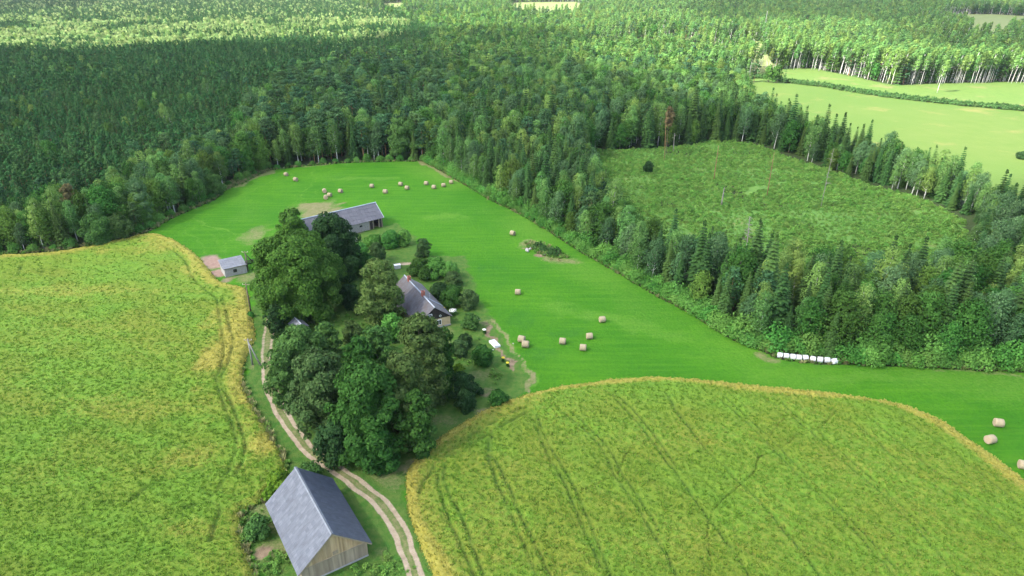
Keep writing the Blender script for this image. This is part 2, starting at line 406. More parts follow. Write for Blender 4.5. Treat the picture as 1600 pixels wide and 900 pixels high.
FAR_MEADOW = GP(far_meadow_px); FAR_STRIP = GP(far_strip_px); FAR_GAPS = [GP(g) for g in far_gaps_px]
EDGE = smooth_line(GP(field_edge_px), 5); TOPE = smooth_line(GP(meadow_top_px), 4); LEDGE = smooth_line(GP(left_edge_px), 4)
OPEN = np.vstack([LEDGE, TOPE, EDGE, [[250, 90], [200, -40], [-200, -40], [-250, 90]]])

# ------------------------------------------------------------------ ground
gb = MB(); gb.add([(-4500, -1500, 0), (4500, -1500, 0), (4500, 6500, 0), (-4500, 6500, 0)], [(0, 1, 2, 3)])
tag(gb.build('ground', M['floor']), 'dark forest floor', None, None, 'structure')
def grid_sheet(name, poly, z, step, mat, fn=None, keep=.0):
    lo = poly.min(0) - step; hi = poly.max(0) + step
    xs = np.arange(lo[0], hi[0], step); ys = np.arange(lo[1], hi[1], step)
    X, Y = np.meshgrid(xs, ys); P = np.c_[X.ravel(), Y.ravel()]
    ins = inside(P, poly)
    idx = np.arange(len(P)).reshape(X.shape)
    m = ins.reshape(X.shape)
    q = m[:-1, :-1] & m[1:, :-1] & m[:-1, 1:] & m[1:, 1:]
    Q = np.c_[idx[:-1, :-1][q], idx[:-1, 1:][q], idx[1:, 1:][q], idx[1:, :-1][q]]
    used = np.unique(Q); remap = -np.ones(len(P), int); remap[used] = np.arange(len(used))
    P = P[used]; Q = remap[Q]
    d = dist_line(P, poly, True)
    h, attrs = fn(P, d) if fn else (np.zeros(len(P)), {})
    return quads_mesh(name, np.c_[P, z + h], Q, mat, attrs, smooth=True)

def ground_h(x, y): return (vnoise(x, y, 7, 3) - .5) * .12 + (vnoise(x, y, 1.6, 4) - .5) * .07
# ---- meadow with its painted patches
def pl(px, w, P, soft=.5):
    d = dist_line(P, smooth_line(GP(px), 4)); return 1 - sstep(w / 2 - soft / 2, w / 2 + soft / 2, d)
def blob(px, py, rx, ry, P, ang=0):
    c = G(px, py); q = P - c; ca, sa = math.cos(ang), math.sin(ang)
    u = (q[:, 0] * ca + q[:, 1] * sa) / rx; v = (-q[:, 0] * sa + q[:, 1] * ca) / ry
    r = np.sqrt(u * u + v * v); return 1 - sstep(.15, 1.6, r + (vnoise(P[:, 0], P[:, 1], 2.5, 71) - .5) * .7)
track_px = [(426, 482), (424, 500), (419, 530), (417, 560), (419, 590), (426, 615), (440, 645), (462, 680), (490, 711), (530, 738), (565, 763), (596, 790), (620, 822), (636, 860), (648, 900), (656, 940), (668, 1000), (690, 1090)]
TRACK = smooth_line(GP(track_px), 6)
YARD = GP([(425, 385), (540, 362), (620, 352), (650, 372), (668, 398), (720, 400), (738, 440), (748, 480), (765, 500), (800, 555), (830, 605), (770, 640), (690, 690), (640, 745), (638, 830), (660, 900), (680, 1000), (470, 1100), (420, 960), (385, 820), (440, 760), (400, 700), (378, 600), (398, 500), (392, 440)])
def meadow_fn(P, d):
    A = {}; P0 = P
    P = P + np.c_[vnoise(P[:, 0], P[:, 1], 5, 61) - .5, vnoise(P[:, 0], P[:, 1], 5, 62) - .5] * 3.0 + np.c_[vnoise(P[:, 0], P[:, 1], 1.7, 63) - .5, vnoise(P[:, 0], P[:, 1], 1.7, 64) - .5] * 1.3
    yd = np.where(inside(P, YARD), 1, -1) * dist_line(P, YARD, True)
    A['yard'] = sstep(-1.5, 1.5, yd)
    dark_green = np.zeros(len(P))
    for a in [(845, 555, 9, 3), (760, 420, 8, 3), (885, 520, 6, 3), (340, 400, 4, 2), (612, 340, 3, 6), (1290, 572, 22, 2), (820, 500, 9, 5)]: dark_green = np.maximum(dark_green, blob(*a, P) * .42)
    A['dark_green'] = dark_green  # patches of darker green in the grass
    pale = np.zeros(len(P))
    for l, w in [([(290, 345), (291, 362), (305, 380), (338, 402)], .7), ([(297, 341), (330, 352), (362, 363), (396, 380)], 1.1), ([(303, 345), (335, 362), (348, 378), (352, 396)], .6), ([(312, 343), (345, 360), (362, 376), (368, 392)], .6), ([(318, 345), (322, 362), (338, 378), (344, 394)], .5), ([(493, 264), (486, 285), (462, 312), (430, 345)], .6), ([(497, 264), (490, 287), (468, 313), (438, 348)], .6), ([(505, 290), (497, 300), (470, 325)], .5), ([(300, 330), (360, 310), (400, 296), (455, 272)], .7), ([(760, 505), (790, 525), (820, 575), (835, 605)], 1.0), ([(300, 352), (330, 375), (352, 398)], .5)]:
        pale = np.maximum(pale, pl(l, w, P, 1.2) * .62)
    for a in [(400, 372, 7, 9), (960, 500, 22, 5, -.5), (560, 280, 20, 3), (1350, 590, 30, 3), (640, 600, 5, 4), (700, 340, 9, 5)]: pale = np.maximum(pale, blob(*a[:4], P, *a[4:]) * .5)
    dE = dist_line(P, EDGE); pale = np.maximum(pale, (1 - sstep(4, 26, dE)) * .42 * (.6 + .8 * vnoise(P[:, 0], P[:, 1], 14, 66))); pale = np.maximum(pale, (P[:, 1] > 185) * .2 * vnoise(P[:, 0], P[:, 1], 9, 67) * 2)
    A['pale'] = pale
    dry = pl([(757, 498), (778, 512), (800, 545), (822, 585), (826, 610)], 1.0, P) * .7
    for l, w, k in [([(734, 291), (767, 311), (800, 326), (828, 342), (868, 366)], 1.6, .75), ([(661, 253), (700, 274), (730, 290)], 3, .7), ([(640, 745), (660, 715), (700, 680), (760, 640)], 2.4, .7), ([(420, 268), (395, 278), (372, 290)], 5, .6), ([(1190, 553), (1215, 563)], 2.5, .6), ([(1450, 578), (1600, 586)], 1.5, .5), ([(476, 262), (520, 257)], 2, .5), ([(100, 396), (0, 404), (-100, 414)], 2.5, .5)]: dry = np.maximum(dry, pl(l, w, P, 1.5) * k)
    for a in [(498, 326, 7.5, 7, 1), (400, 365, 3.5, 10, .6), (820, 383, 2.5, 4, .6), (875, 408, 5, 3.5, .65), (395, 432, 4, 3, .6), (612, 760, 3, 3, .5), (690, 520, 2, 6, .5), (740, 590, 4, 3, .5), (400, 575, 2.5, 2, .6), (425, 850, 2, 3, .6), (420, 800, 3, 4, .5), (610, 745, 6, 2.5, .5), (600, 875, 3, 2, .4), (500, 352, 5, 5, .5)]:
        dry = np.maximum(dry, blob(*a[:4], P) * a[4])
    A['dry'] = dry
    soil = .75 * pl([(757, 512), (768, 530), (782, 556), (796, 580)], 1.3, P, .5)
    for a in [(705, 545, 1.2, 5, .4), (750, 505, 1.6, 1.6, .6), (412, 857, 1.1, 1.1, .9), (852, 398, 2.6, 1.4, .8), (825, 391, 1.3, 1.3, .8), (680, 655, 7, 2, .4), (765, 610, 2, 1, .6), (1410, 148, 1, 1, 0), (622, 412, 2.2, 1, .6), (560, 365, 2, 1.5, .5)]: soil = np.maximum(soil, blob(*a[:4], P) * a[4])
    A['soil'] = soil
    A['rubble'] = np.maximum(blob(337, 412, 2.6, 4.6, P, .5), np.maximum(blob(365, 436, 4.5, 1.2, P, .6) * .6, blob(341, 426, 2.0, 3.0, P, .5) * .9))
    A['sand'] = blob(638, 412, 3.2, 1.0, P, .2)
    P = P0; h = (vnoise(P[:, 0], P[:, 1], 7, 3) - .5) * .12 + (vnoise(P[:, 0], P[:, 1], 1.6, 4) - .5) * .07
    return h, A
tag(obj('meadow', grid_sheet('meadow', OPEN, .1, .55, M['ground'], meadow_fn)), 'bright green mown hay meadow and yard grass', None, None, 'structure')

# ---- two-rut sand track
def track():
    V = []; Q = []; sand = []; yard = []; dry = []
    ts = np.linspace(-2.3, 2.3, 24)
    L = np.cumsum(np.r_[0, np.linalg.norm(np.diff(TRACK, axis=0), axis=1)])
    s = np.arange(0, L[-1], .3); C = np.c_[np.interp(s, L, TRACK[:, 0]), np.interp(s, L, TRACK[:, 1])]
    T = np.gradient(C, axis=0); T /= np.linalg.norm(T, axis=1)[:, None]; N = np.c_[-T[:, 1], T[:, 0]]
    for i in range(len(s)):
        g = .74 + .05 * math.sin(s[i] * .2)
        fade = .55 + .45 * sstep(22, 34, s[i])
        for t in ts:
            p = C[i] + N[i] * t
            wob = (vnoise(np.array([p[0]]), np.array([p[1]]), 2.2, 8)[0] - .5) * .4
            a = 1 - sstep(.1, .52, abs(abs(t + wob * .8) - g))
            V.append((p[0], p[1], .1 + ground_h(np.array([p[0]]), np.array([p[1]]))[0] + .012 + .035 * (1 - abs(t) / 2.3)))
            sand.append(min(1, a * 1.15 * fade)); yard.append(1); dry.append(.62 * max(0, 1 - abs(t) / 1.9))
    n = len(ts)
    for i in range(len(s) - 1):
        for k in range(n - 1): Q.append((i * n + k, i * n + k + 1, (i + 1) * n + k + 1, (i + 1) * n + k))
    me = quads_mesh('track', V, Q, M['ground'], {'sand': sand, 'yard': yard, 'dry': dry}, True)
    tag(obj('track', me), 'two sandy wheel ruts winding between the barn and the farm trees', None, None, 'structure')
track()

# ---- crops: a standing crop half a metre and more high, pressed down along the tramlines
CROPS = []
def crop(name, poly, step, lines, gold_fn, ang, label, hc=.75):
    LN = [(smooth_line(GP(l), 4), w) for l, w in lines]
    def fn(P, d):
        x, y = P[:, 0], P[:, 1]
        w1 = (vnoise(x, y, 9, 31) - .5) * 2.2
        ca, sa = math.cos(ang), math.sin(ang); u = x * ca + y * sa; v = -x * sa + y * ca
        n = (vnoise(x, y, .6, 1) * .6 + vnoise(x, y, 1.1, 2) * .3 + rng.uniform(0, 1, len(P)) * .22 + vnoise(u / 2.6, v, .8, 5) * .55 + vnoise(u / 4.5, v + w1, 2.4, 9) * .3)
        rut = np.zeros(len(P))
        for l, w in LN:
            dd = dist_line(P + np.c_[(vnoise(x, y, 2.5, 12) - .5) * .3, (vnoise(x, y, 2.5, 13) - .5) * .3], l)
            rut = np.maximum(rut, (1 - sstep(w * .25, w * .75, dd)) * (.5 + .5 * sstep(.3, .55, vnoise(x, y, 1.4, 21))))
        dents = sstep(.80, .92, vnoise(u / 1.8, v, 1.2, 15))
        e = sstep(-.1, 1.3, d + (vnoise(x, y, 1.5, 7) - .5) * .8)
        h = (hc + (n - 1.1) * .36 - rut * .42 - dents * .2) * e
        tint = vnoise(x, y, 6, 10) * .5 + vnoise(u / 3, v, 2, 11) * .5
        return np.maximum(h, .0), {'gold': np.clip(gold_fn(P, d), 0, 1), 'rut': rut * .9, 'tint': tint}
    CROPS.append((name, poly, fn))
    o = obj(name, grid_sheet(name, poly, .14, step, M['crop'], fn))
    tag(o, label, 'crop', None, 'stuff')
trams = [[(697, 733), (694, 757), (707, 783), (727, 823), (741, 860), (754, 897), (775, 960)], [(684, 750), (694, 790), (707, 827), (724, 860), (736, 890), (755, 950)],
    [(771, 680), (767, 710), (784, 740), (801, 777), (817, 817), (844, 867), (865, 920)], [(764, 690), (764, 717), (774, 750), (791, 790), (807, 827), (824, 867), (840, 905)],
    [(841, 657), (854, 690), (881, 737), (904, 780), (924, 827), (947, 883), (965, 940)], [(834, 663), (857, 713), (884, 763), (904, 813), (921, 847), (941, 893)],
    [(887, 653), (904, 667), (941, 707), (964, 753), (997, 800), (1017, 833), (1041, 873), (1070, 930)], [(897, 652), (915, 667), (951, 705), (975, 750), (1007, 797), (1029, 833)],
    [(954, 620), (977, 643), (1014, 687), (1047, 733), (1067, 758), (1107, 817), (1134, 850), (1164, 897), (1200, 950)], [(962, 618), (987, 643), (1024, 687), (1057, 733)],
    [(1050, 640), (1074, 670), (1107, 710), (1150, 753), (1194, 797), (1240, 853), (1274, 897), (1310, 950)], [(1040, 616), (1060, 650), (1084, 672)],
    [(1127, 630), (1190, 687), (1240, 740), (1274, 773), (1320, 820), (1387, 893), (1430, 950)], [(1136, 628), (1200, 687), (1250, 738), (1285, 773), (1332, 820), (1400, 893)],
    [(1195, 628), (1214, 640), (1267, 680), (1320, 727), (1387, 787), (1440, 840), (1484, 893), (1540, 950)], [(1224, 638), (1277, 680), (1330, 725), (1397, 785), (1452, 840)],
    [(1327, 660), (1374, 697), (1427, 743), (1484, 780), (1534, 807), (1597, 863), (1680, 930)], [(1350, 653), (1400, 693), (1450, 733), (1500, 767), (1600, 830), (1700, 900)],
    [(1410, 660), (1467, 697), (1517, 733), (1567, 773), (1600, 800), (1680, 860)],
    [(721, 712), (687, 727), (667, 753), (657, 775)], [(827, 647), (794, 665), (767, 682), (735, 700)], [(820, 640), (785, 657), (745, 680), (700, 712)]]
trails = [[(1307, 648), (1280, 673), (1247, 684), (1210, 710), (1184, 723), (1174, 747), (1120, 797), (1107, 817), (1105, 850), (1110, 897)], [(1210, 710), (1190, 705), (1184, 723)], [(1200, 690), (1225, 660), (1245, 645)], [(965, 752), (975, 720), (990, 705)], [(905, 775), (935, 760), (955, 750)]]
lines = [(l, .55) for l in trams] + [(l, .2) for l in trails]
EDGE_TOP = smooth_line(GP(right_crop_px[7:23]), 4)
LEFTSIDE = GP(right_crop_px[0:7])
def gold_right(P, d):
    w = 1.9 + 1.8 * vnoise(P[:, 0], P[:, 1], 9, 14)
    g = (1 - sstep(w * .55, w * 1.25, d)) * .85
    x, y = P[:, 0], P[:, 1]
    g = np.maximum(g, (1 - sstep(2, 9.5, d)) * .52 * (x < 5))
    g = np.maximum(g, .42 * blob(740, 840, 12, 14, P)); g = np.maximum(g, .38 * blob(1060, 860, 22, 7, P)); g = np.maximum(g, .35 * blob(850, 620, 20, 5, P))
    return np.maximum(g, .18 + .2 * vnoise(x, y, 7, 16))
crop('right_crop_field', RIGHT_CROP, .24, lines, gold_right, R(150), 'yellow green ripening crop with wheel lines, field on the right')
left_lines = [(l, .6) for l in [[(340, 468), (347, 513), (352, 545), (347, 575), (340, 600), (354, 640), (367, 673), (370, 710), (357, 747), (330, 787)], [(349, 470), (358, 505), (366, 540), (358, 570), (347, 600), (367, 643), (384, 693), (384, 717), (370, 750)], [(250, 385), (285, 405), (305, 440), (340, 470)], [(32, 432), (35, 420), (37, 418)], [(66, 436), (68, 428), (72, 426)], [(205, 790), (235, 765), (280, 750), (330, 735)], [(290, 800), (320, 790), (345, 800), (330, 850)]]]
def gold_left(P, d):
    x, y = P[:, 0], P[:, 1]
    g = (1 - sstep(1.5, 5.5, d)) * .75 * (y > 95)
    g = np.maximum(g, (1 - sstep(1, 3, d)) * .5)
    for a in [(365, 540, 5, 16, .95), (375, 500, 4, 10, .95), (345, 500, 5, 9, .6), (260, 385, 10, 9, .6), (310, 420, 5, 9, .7), (420, 700, 4, 6, .8), (100, 460, 30, 4, .5), (290, 720, 8, 4, .5), (40, 395, 30, 4, .6), (395, 660, 3, 6, .5), (340, 640, 6, 8, .4), (300, 830, 8, 3, .45), (200, 640, 25, 6, .4)]: g = np.maximum(g, blob(*a[:4], P) * a[4])
    return np.maximum(g, .1 + .26 * vnoise(x, y, 11, 17))
crop('left_crop_field', LEFT_CROP, .27, left_lines, gold_left, R(-14), 'lodged yellow green crop, field on the left')

# ---- clearing, far meadow, far strips
tag(obj('clearing', grid_sheet('clearing', CLEARING, .05, 1.5, M['clearing'], lambda P, d: ((vnoise(P[:, 0], P[:, 1], 9, 3) - .3) * .5 * sstep(0, 4, d), {}))), 'overgrown forest clearing', None, None, 'structure')
def sheet(name, poly, z, mat, label):
    from mathutils.geometry import tessellate_polygon
    poly = smooth_line(poly, 3, True)
    t = tessellate_polygon([[Vector((p[0], p[1], 0)) for p in poly]])
    b = MB(); b.add([(p[0], p[1], z) for p in poly], [])
    b.f = []; b.uv = []
    for tri in t:
        a, c, d = [poly[i] for i in tri]
        cr = (c[0] - a[0]) * (d[1] - a[1]) - (c[1] - a[1]) * (d[0] - a[0])
        b.f.append(list(tri) if cr > 0 else list(tri)[::-1]); b.uv.append(None)
    return tag(b.build(name, mat), label, None, None, 'structure')
sheet('far_meadow', FAR_MEADOW, .06, M['far_meadow'], 'pale green meadow beyond the clearing')
sheet('far_weedy_strip', FAR_STRIP, .03, M['weedy'], 'weedy grass strip before the birch grove')
for i, g in enumerate(FAR_GAPS): sheet('far_field', g, .04 + .012 * i, M['far_field'], 'small distant open field among the woods')

# ------------------------------------------------------------------ tree prototypes
rng = np.random.default_rng(11)
def leaf_quads(C, N, size, asp=1.25, jit=.42):
    n = len(C); N = N + rng.normal(0, jit, (n, 3)); N /= np.linalg.norm(N, axis=1)[:, None] + 1e-9
    A = rng.normal(0, 1, (n, 3)); T = np.cross(N, A); T /= np.linalg.norm(T, axis=1)[:, None] + 1e-9; B = np.cross(N, T)
    s = (size * rng.uniform(.65, 1.3, n))[:, None] if np.isscalar(size) else (size * rng.uniform(.65, 1.3, n))[:, None]
    V = np.stack([C - T * s * asp * .5, C - B * s * .42 + N * s * .08, C + T * s * asp * .5, C + B * s * .42 + N * s * .08], 1).reshape(-1, 3)
    return V, np.arange(n * 4).reshape(n, 4)
def sph(n, zmin=-1.0):
    z = rng.uniform(zmin, 1, n); a = rng.uniform(0, 2 * math.pi, n); r = np.sqrt(1 - z * z)
    return np.c_[r * np.cos(a), r * np.sin(a), z]
def clump(c, r, n, flat=1.0, out=None, zmin=-.5):
    d = sph(n, zmin); P = c + d * np.array([r, r, r * flat]) * rng.uniform(.72, 1.08, (n, 1))
    N = d.copy(); N[:, 2] /= max(flat, .3)
    if out is not None: N = N * .75 + np.array(out) * .45
    return P, N
def crown_clumps(H, Rr, z0, nc, rc, prof, zs=None, squash=.8):
    """clump centres over a crown: prof(t) = radius share at relative height t"""
    out = []
    for i in range(nc):
        t = (i + .5) / nc if zs is None else zs[i]
        t = np.clip(t + rng.normal(0, .03), 0.02, .98)
        a = i * 2.39996 + rng.normal(0, .35); pr = prof(t)
        rad = Rr * pr * rng.uniform(.58, 1.06)
        r = rc * rng.uniform(.55, 1.4)
        c = np.array([math.cos(a) * max(rad - r * .3, 0), math.sin(a) * max(rad - r * .3, 0), z0 + (H - z0) * t - r * .3])
        out.append((c, r, np.array([math.cos(a), math.sin(a), .5])))
    return out
def trunk_mb(H, r, bend=.02, limbs=(), n=7, top=.9, lean=(0, 0)):
    b = MB(); k = 6; b_ = rng.normal(0, bend * H, (k, 2)); b_[0] = 0
    b.tube([(b_[i][0] * (i / k) + lean[0] * (i / (k - 1)) ** 1.3, b_[i][1] * (i / k) + lean[1] * (i / (k - 1)) ** 1.3, H * top * i / (k - 1) - (.2 if i == 0 else 0)) for i in range(k)], [r * (1.35 if i == 0 else 1 - .85 * i / (k - 1)) for i in range(k)], n)
    for (c, zs, rr) in limbs:
        c = np.array(c); s = np.array([0, 0, zs]); m = (s + c) / 2 + np.array([0, 0, -.05 * H * .3])
        b.tube([s, m, c], [rr, rr * .6, rr * .2], 5)
    return b
def join_leaves(parts):
    Vs, Qs, o = [], [], 0
    for V, Q in parts: Vs.append(V); Qs.append(Q + o); o += len(V)
    return np.vstack(Vs), np.vstack(Qs)

def make_broad(H, Rr, z0f, nc, lpc, ls, rcf=.32, flat=.85, kind='round', lean=0):
    z0 = H * z0f
    if kind == 'round': prof = lambda t: math.sqrt(max(0, 1 - (2 * t - .86) ** 2 / 1.35))
    elif kind == 'egg': prof = lambda t: (math.sin(math.pi * min(1, (t * .82 + .14))) ** .75)
    else: prof = lambda t: 1 - .7 * t
    cl = crown_clumps(H, Rr, z0, nc, Rr * rcf, prof)
    cl.append((np.array([0, 0, H - Rr * rcf * .9]), Rr * rcf * 1.1, np.array([0, 0, 1])))
    for c, r, o in cl: c[0] += lean * max(0, (c[2] / H)) ** 2
    parts = []
    for c, r, o in cl:
        n = int(lpc * (r / (Rr * rcf)) ** 2); P, N = clump(c, r, n, flat, o); parts.append(leaf_quads(P, N, ls))
    # inner leaves that close the crown
    n = int(nc * lpc * .16); d = sph(n, -.8); t = (d[:, 2] + 1) / 2
    pr = np.array([prof(min(.97, max(.03, x))) for x in t]) * Rr * .58
    a = np.arctan2(d[:, 1], d[:, 0]); P = np.c_[np.cos(a) * pr, np.sin(a) * pr, z0 + (H - z0) * (.08 + t * .74)]
    P[:, 0] += lean * (P[:, 2] / H) ** 2
    parts.append(leaf_quads(P, d, ls * 2.0))
    V, Q = join_leaves(parts)
    sel = [cl[i] for i in rng.choice(len(cl), min(6, len(cl)), False)]
    tr = trunk_mb(H, max(.12, Rr * .055), .012, [(c * .9, max(1.0, z0 * .8 + .15 * c[2]), max(.06, Rr * .02)) for c, r, o in sel], lean=(lean * .8, 0))
    return tr, (V, Q)
def make_spruce(H, Rr, lv, br, seg, droop=.35, z0=.6):
    parts = []
    for i in range(lv):
        t = i / (lv - 1); z = z0 + (H - z0 - .3) * (t ** .92); L = Rr * (1 - t) ** .78 * rng.uniform(.85, 1.1) + .2
        nb = max(6, int(br * (1 - t * .4)))
        for k in range(nb):
            a = 2 * math.pi * (k + rng.uniform(-.3, .3)) / nb + i * 1.3; Lb = L * rng.uniform(.78, 1.12)
            d = np.array([math.cos(a), math.sin(a)]); p = np.array([-d[1], d[0]])
            pts = []
            w = Lb * .34 + .22
            for sft in range(seg):
                s0 = (sft + .15) / seg; s1 = (sft + 1.25) / seg
                f = lambda s: z + .12 * Lb * s - droop * Lb * s * s
                ww0 = w * (1 - abs(2 * s0 - .9) * .55); ww1 = w * (1 - min(1, s1) * .85)
                c0 = d * Lb * s0; c1 = d * Lb * min(1.02, s1)
                V = np.array([[*(c0 - p * ww0), f(s0) - .22 * ww0], [*c0, f(s0) + .06], [*c1, f(min(1, s1)) + .02], [*(c1 - p * ww1), f(min(1, s1)) - .3 * ww1],
                              [*(c0 + p * ww0), f(s0) - .22 * ww0], [*(c1 + p * ww1), f(min(1, s1)) - .3 * ww1]])
                V[:, 2] += rng.normal(0, .05)
                parts.append((V[[0, 1, 2, 3]], np.array([[0, 3, 2, 1]]))); parts.append((V[[1, 4, 5, 2]], np.array([[0, 3, 2, 1]])))
    P, N = clump(np.array([0, 0, H - .7]), .34, 26, 2.2); parts.append(leaf_quads(P, N, .42))
    return trunk_mb(H, .19, .004, n=6, top=.98), join_leaves(parts)
def make_pine(H, Rr, z0f, nc, lpc, ls):
    z0 = H * z0f; prof = lambda t: .55 + .75 * t if t < .55 else 1.5 * math.sqrt(max(.02, 1 - t))
    cl = crown_clumps(H, Rr, z0, nc, Rr * .42, prof); parts = []
    for c, r, o in cl: P, N = clump(c, r, lpc, .5, o, -.3); parts.append(leaf_quads(P, N, ls, 1.5, .7))
    sel = [cl[i] for i in range(0, len(cl), max(1, len(cl) // 7))]
    return trunk_mb(H, .2, .008, [(c, c[2] - .8, .06) for c, r, o in sel], n=6), join_leaves(parts)
def make_young_pine(H, Rr, nc, lpc, ls):
    parts = []
    for i in range(nc):
        t = (i + .5) / nc; z = .9 + (H - 1.2) * t; L = Rr * (1 - t ** 1.6) * .72 + .12
        a = i * 2.4; r = Rr * (.42 - .2 * t) * rng.uniform(.8, 1.2)
        c = np.array([math.cos(a) * L, math.sin(a) * L, z]); P, N = clump(c, r, lpc, .8, (math.cos(a), math.sin(a), .9), -.4); parts.append(leaf_quads(P, N, ls, 1.6, .6))
    P, N = clump(np.array([0, 0, H - .3]), .35, max(3, lpc // 2), 1.6); parts.append(leaf_quads(P, N, ls, 1.6))
    return trunk_mb(H, .11, .005, n=5), join_leaves(parts)
def make_shrub(H, Rr, nc, lpc, ls):
    parts = []
    for i in range(nc):
        t = (i + .5) / nc; a = i * 2.4 + rng.normal(0, .3); z = H * (.18 + .62 * t * rng.uniform(.8, 1.1)); rad = Rr * math.sqrt(max(.05, 1 - t * t * .9)) * .68 * rng.uniform(.7, 1.1)
        r = Rr * .38 * rng.uniform(.75, 1.3); P, N = clump(np.array([math.cos(a) * rad, math.sin(a) * rad, z]), r, lpc, 1.1, (math.cos(a) * .6, math.sin(a) * .6, .6)); P[:, 2] = np.maximum(P[:, 2], .05); parts.append(leaf_quads(P, N, ls))
    b = MB()
    for k in range(4):
        a = k * 1.6 + .3; b.tube([(0, 0, -.1), (math.cos(a) * Rr * .25, math.sin(a) * Rr * .25, H * .35), (math.cos(a) * Rr * .5, math.sin(a) * Rr * .5, H * .62)], [.06, .045, .02], 5)
    return b, join_leaves(parts)
def make_tuft(n, h, r):
    V = []; Q = []
    for i in range(n):
        a = rng.uniform(0, 6.28); d = np.array([math.cos(a), math.sin(a)]); p = np.array([-d[1], d[0]]) * .07; b = d * r * rng.uniform(0, .7); hh = h * rng.uniform(.6, 1.1); e = b + d * r * rng.uniform(.2, .7)
        m = (b + e) / 2
        V += [(*(b - p), 0), (*(b + p), 0), (*(e + p * .5), hh), (*(e - p * .5), hh * .96)]; Q.append([4 * i, 4 * i + 1, 4 * i + 2, 4 * i + 3])
    return MB(), (np.array(V), np.array(Q))

PROTO = {}
def proto(key, res, leafm, barkm):
    tr, (V, Q) = res
    d = {'crown': quads_mesh(key + '_crown', V, Q, leafm)}
    if tr.v:
        d['trunk'] = tr.mesh(key + '_trunk', barkm, True)
        me = bpy.data.meshes.new(key)
        n0 = len(V); vs = V.tolist() + tr.v; fs = Q.tolist() + [[i + n0 for i in f] for f in tr.f]
        me.from_pydata(vs, [], fs); me.materials.append(leafm); me.materials.append(barkm)
        mi = np.zeros(len(fs), np.int32); mi[len(Q):] = 1; me.polygons.foreach_set('material_index', mi); me.update()
        d['whole'] = me
    else: d['whole'] = d['crown']
    d['obj'] = bpy.data.objects.new(key + '_form', d['whole'])      # a form for the far woods, not placed in the scene itself
    PROTO[key] = d
NEAR, FAR = {}, {}
def reg(kind, near, far): NEAR[kind] = near; FAR[kind] = far
for i in range(4):
    proto(f'broad{i}', make_broad(13.5 + i, 4.0 + .5 * i, .14, 42, 60, .45, .34, kind='egg' if i % 2 else 'round'), M['broad'], M['bark'])
    proto(f'spruce{i}', make_spruce(15.5 + i * .9, 2.5 + .25 * i, 24, 11, 3), M['spruce'], M['bark'])
for i in range(3):
    proto(f'birch{i}', make_broad(15.5 + i, 3.0 + .3 * i, .25, 50, 40, .36, .34, 1.1, kind='egg', lean=.5 * i), M['birch'], M['birch_bark'])
    proto(f'aspen{i}', make_broad(15.5 + i, 3.2 + .35 * i, .26, 48, 42, .4, .34, 1.0, kind='egg', lean=1.0 + .5 * i), M['aspen'], M['birch_bark'])
    proto(f'pine{i}', make_pine(16.5 + i, 3.3 + .2 * i, .35, 30, 46, .5), M['pine'], M['pine_bark'])
for i in range(3):
    proto(f'young{i}', make_young_pine(7.4 + i * .7, 1.9, 14, 26, .36), M['young_pine'], M['pine_bark'])
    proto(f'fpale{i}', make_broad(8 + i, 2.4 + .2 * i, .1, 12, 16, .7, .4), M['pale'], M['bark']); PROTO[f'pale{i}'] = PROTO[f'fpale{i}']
    proto(f'shrub{i}', make_shrub(2.7 + i * .6, 2.0 + .2 * i, 20, 56, .3), M['shrub'], M['bark'])
    proto(f'fbroad{i}', make_broad(12 + i, 3.9 + .4 * i, .15, 18, 22, .85, .38), M['broad'], M['bark'])
    proto(f'fspruce{i}', make_spruce(15.5 + i, 2.6, 11, 8, 2), M['spruce'], M['bark'])
    proto(f'fbirch{i}', make_broad(14 + i, 3.1, .28, 16, 20, .8, .4, 1.0, kind='egg', lean=.6 * i), M['birch'], M['birch_bark'])
    proto(f'tbirch{i}', make_broad(18 + i, 2.3, .5, 16, 16, .7, .4, .9, kind='egg', lean=1.5 + i * .6), M['birch'], M['birch_bark'])
    proto(f'fpine{i}', make_pine(13.5 + i, 3.1, .35, 13, 20, .85), M['pine'], M['pine_bark'])
    proto(f'fyoung{i}', make_young_pine(8.0 + i * .7, 2.2, 9, 16, .62), M['young_pine'], M['pine_bark'])
for i in range(2): PROTO_W = None
proto('weed0', make_shrub(.6, .8, 7, 9, .3), M['weeds'], M['bark'])
proto('weed1', make_shrub(.95, .7, 8, 9, .3), M['weeds'], M['bark'])
proto('reed0', make_shrub(2.0, 1.3, 8, 10, .5), M['reed'], M['bark'])
proto('tuft0', make_tuft(26, .55, .4), M['straw_tuft'], M['bark'])
proto('tuft1', make_tuft(26, .4, .35), M['weeds'], M['bark'])

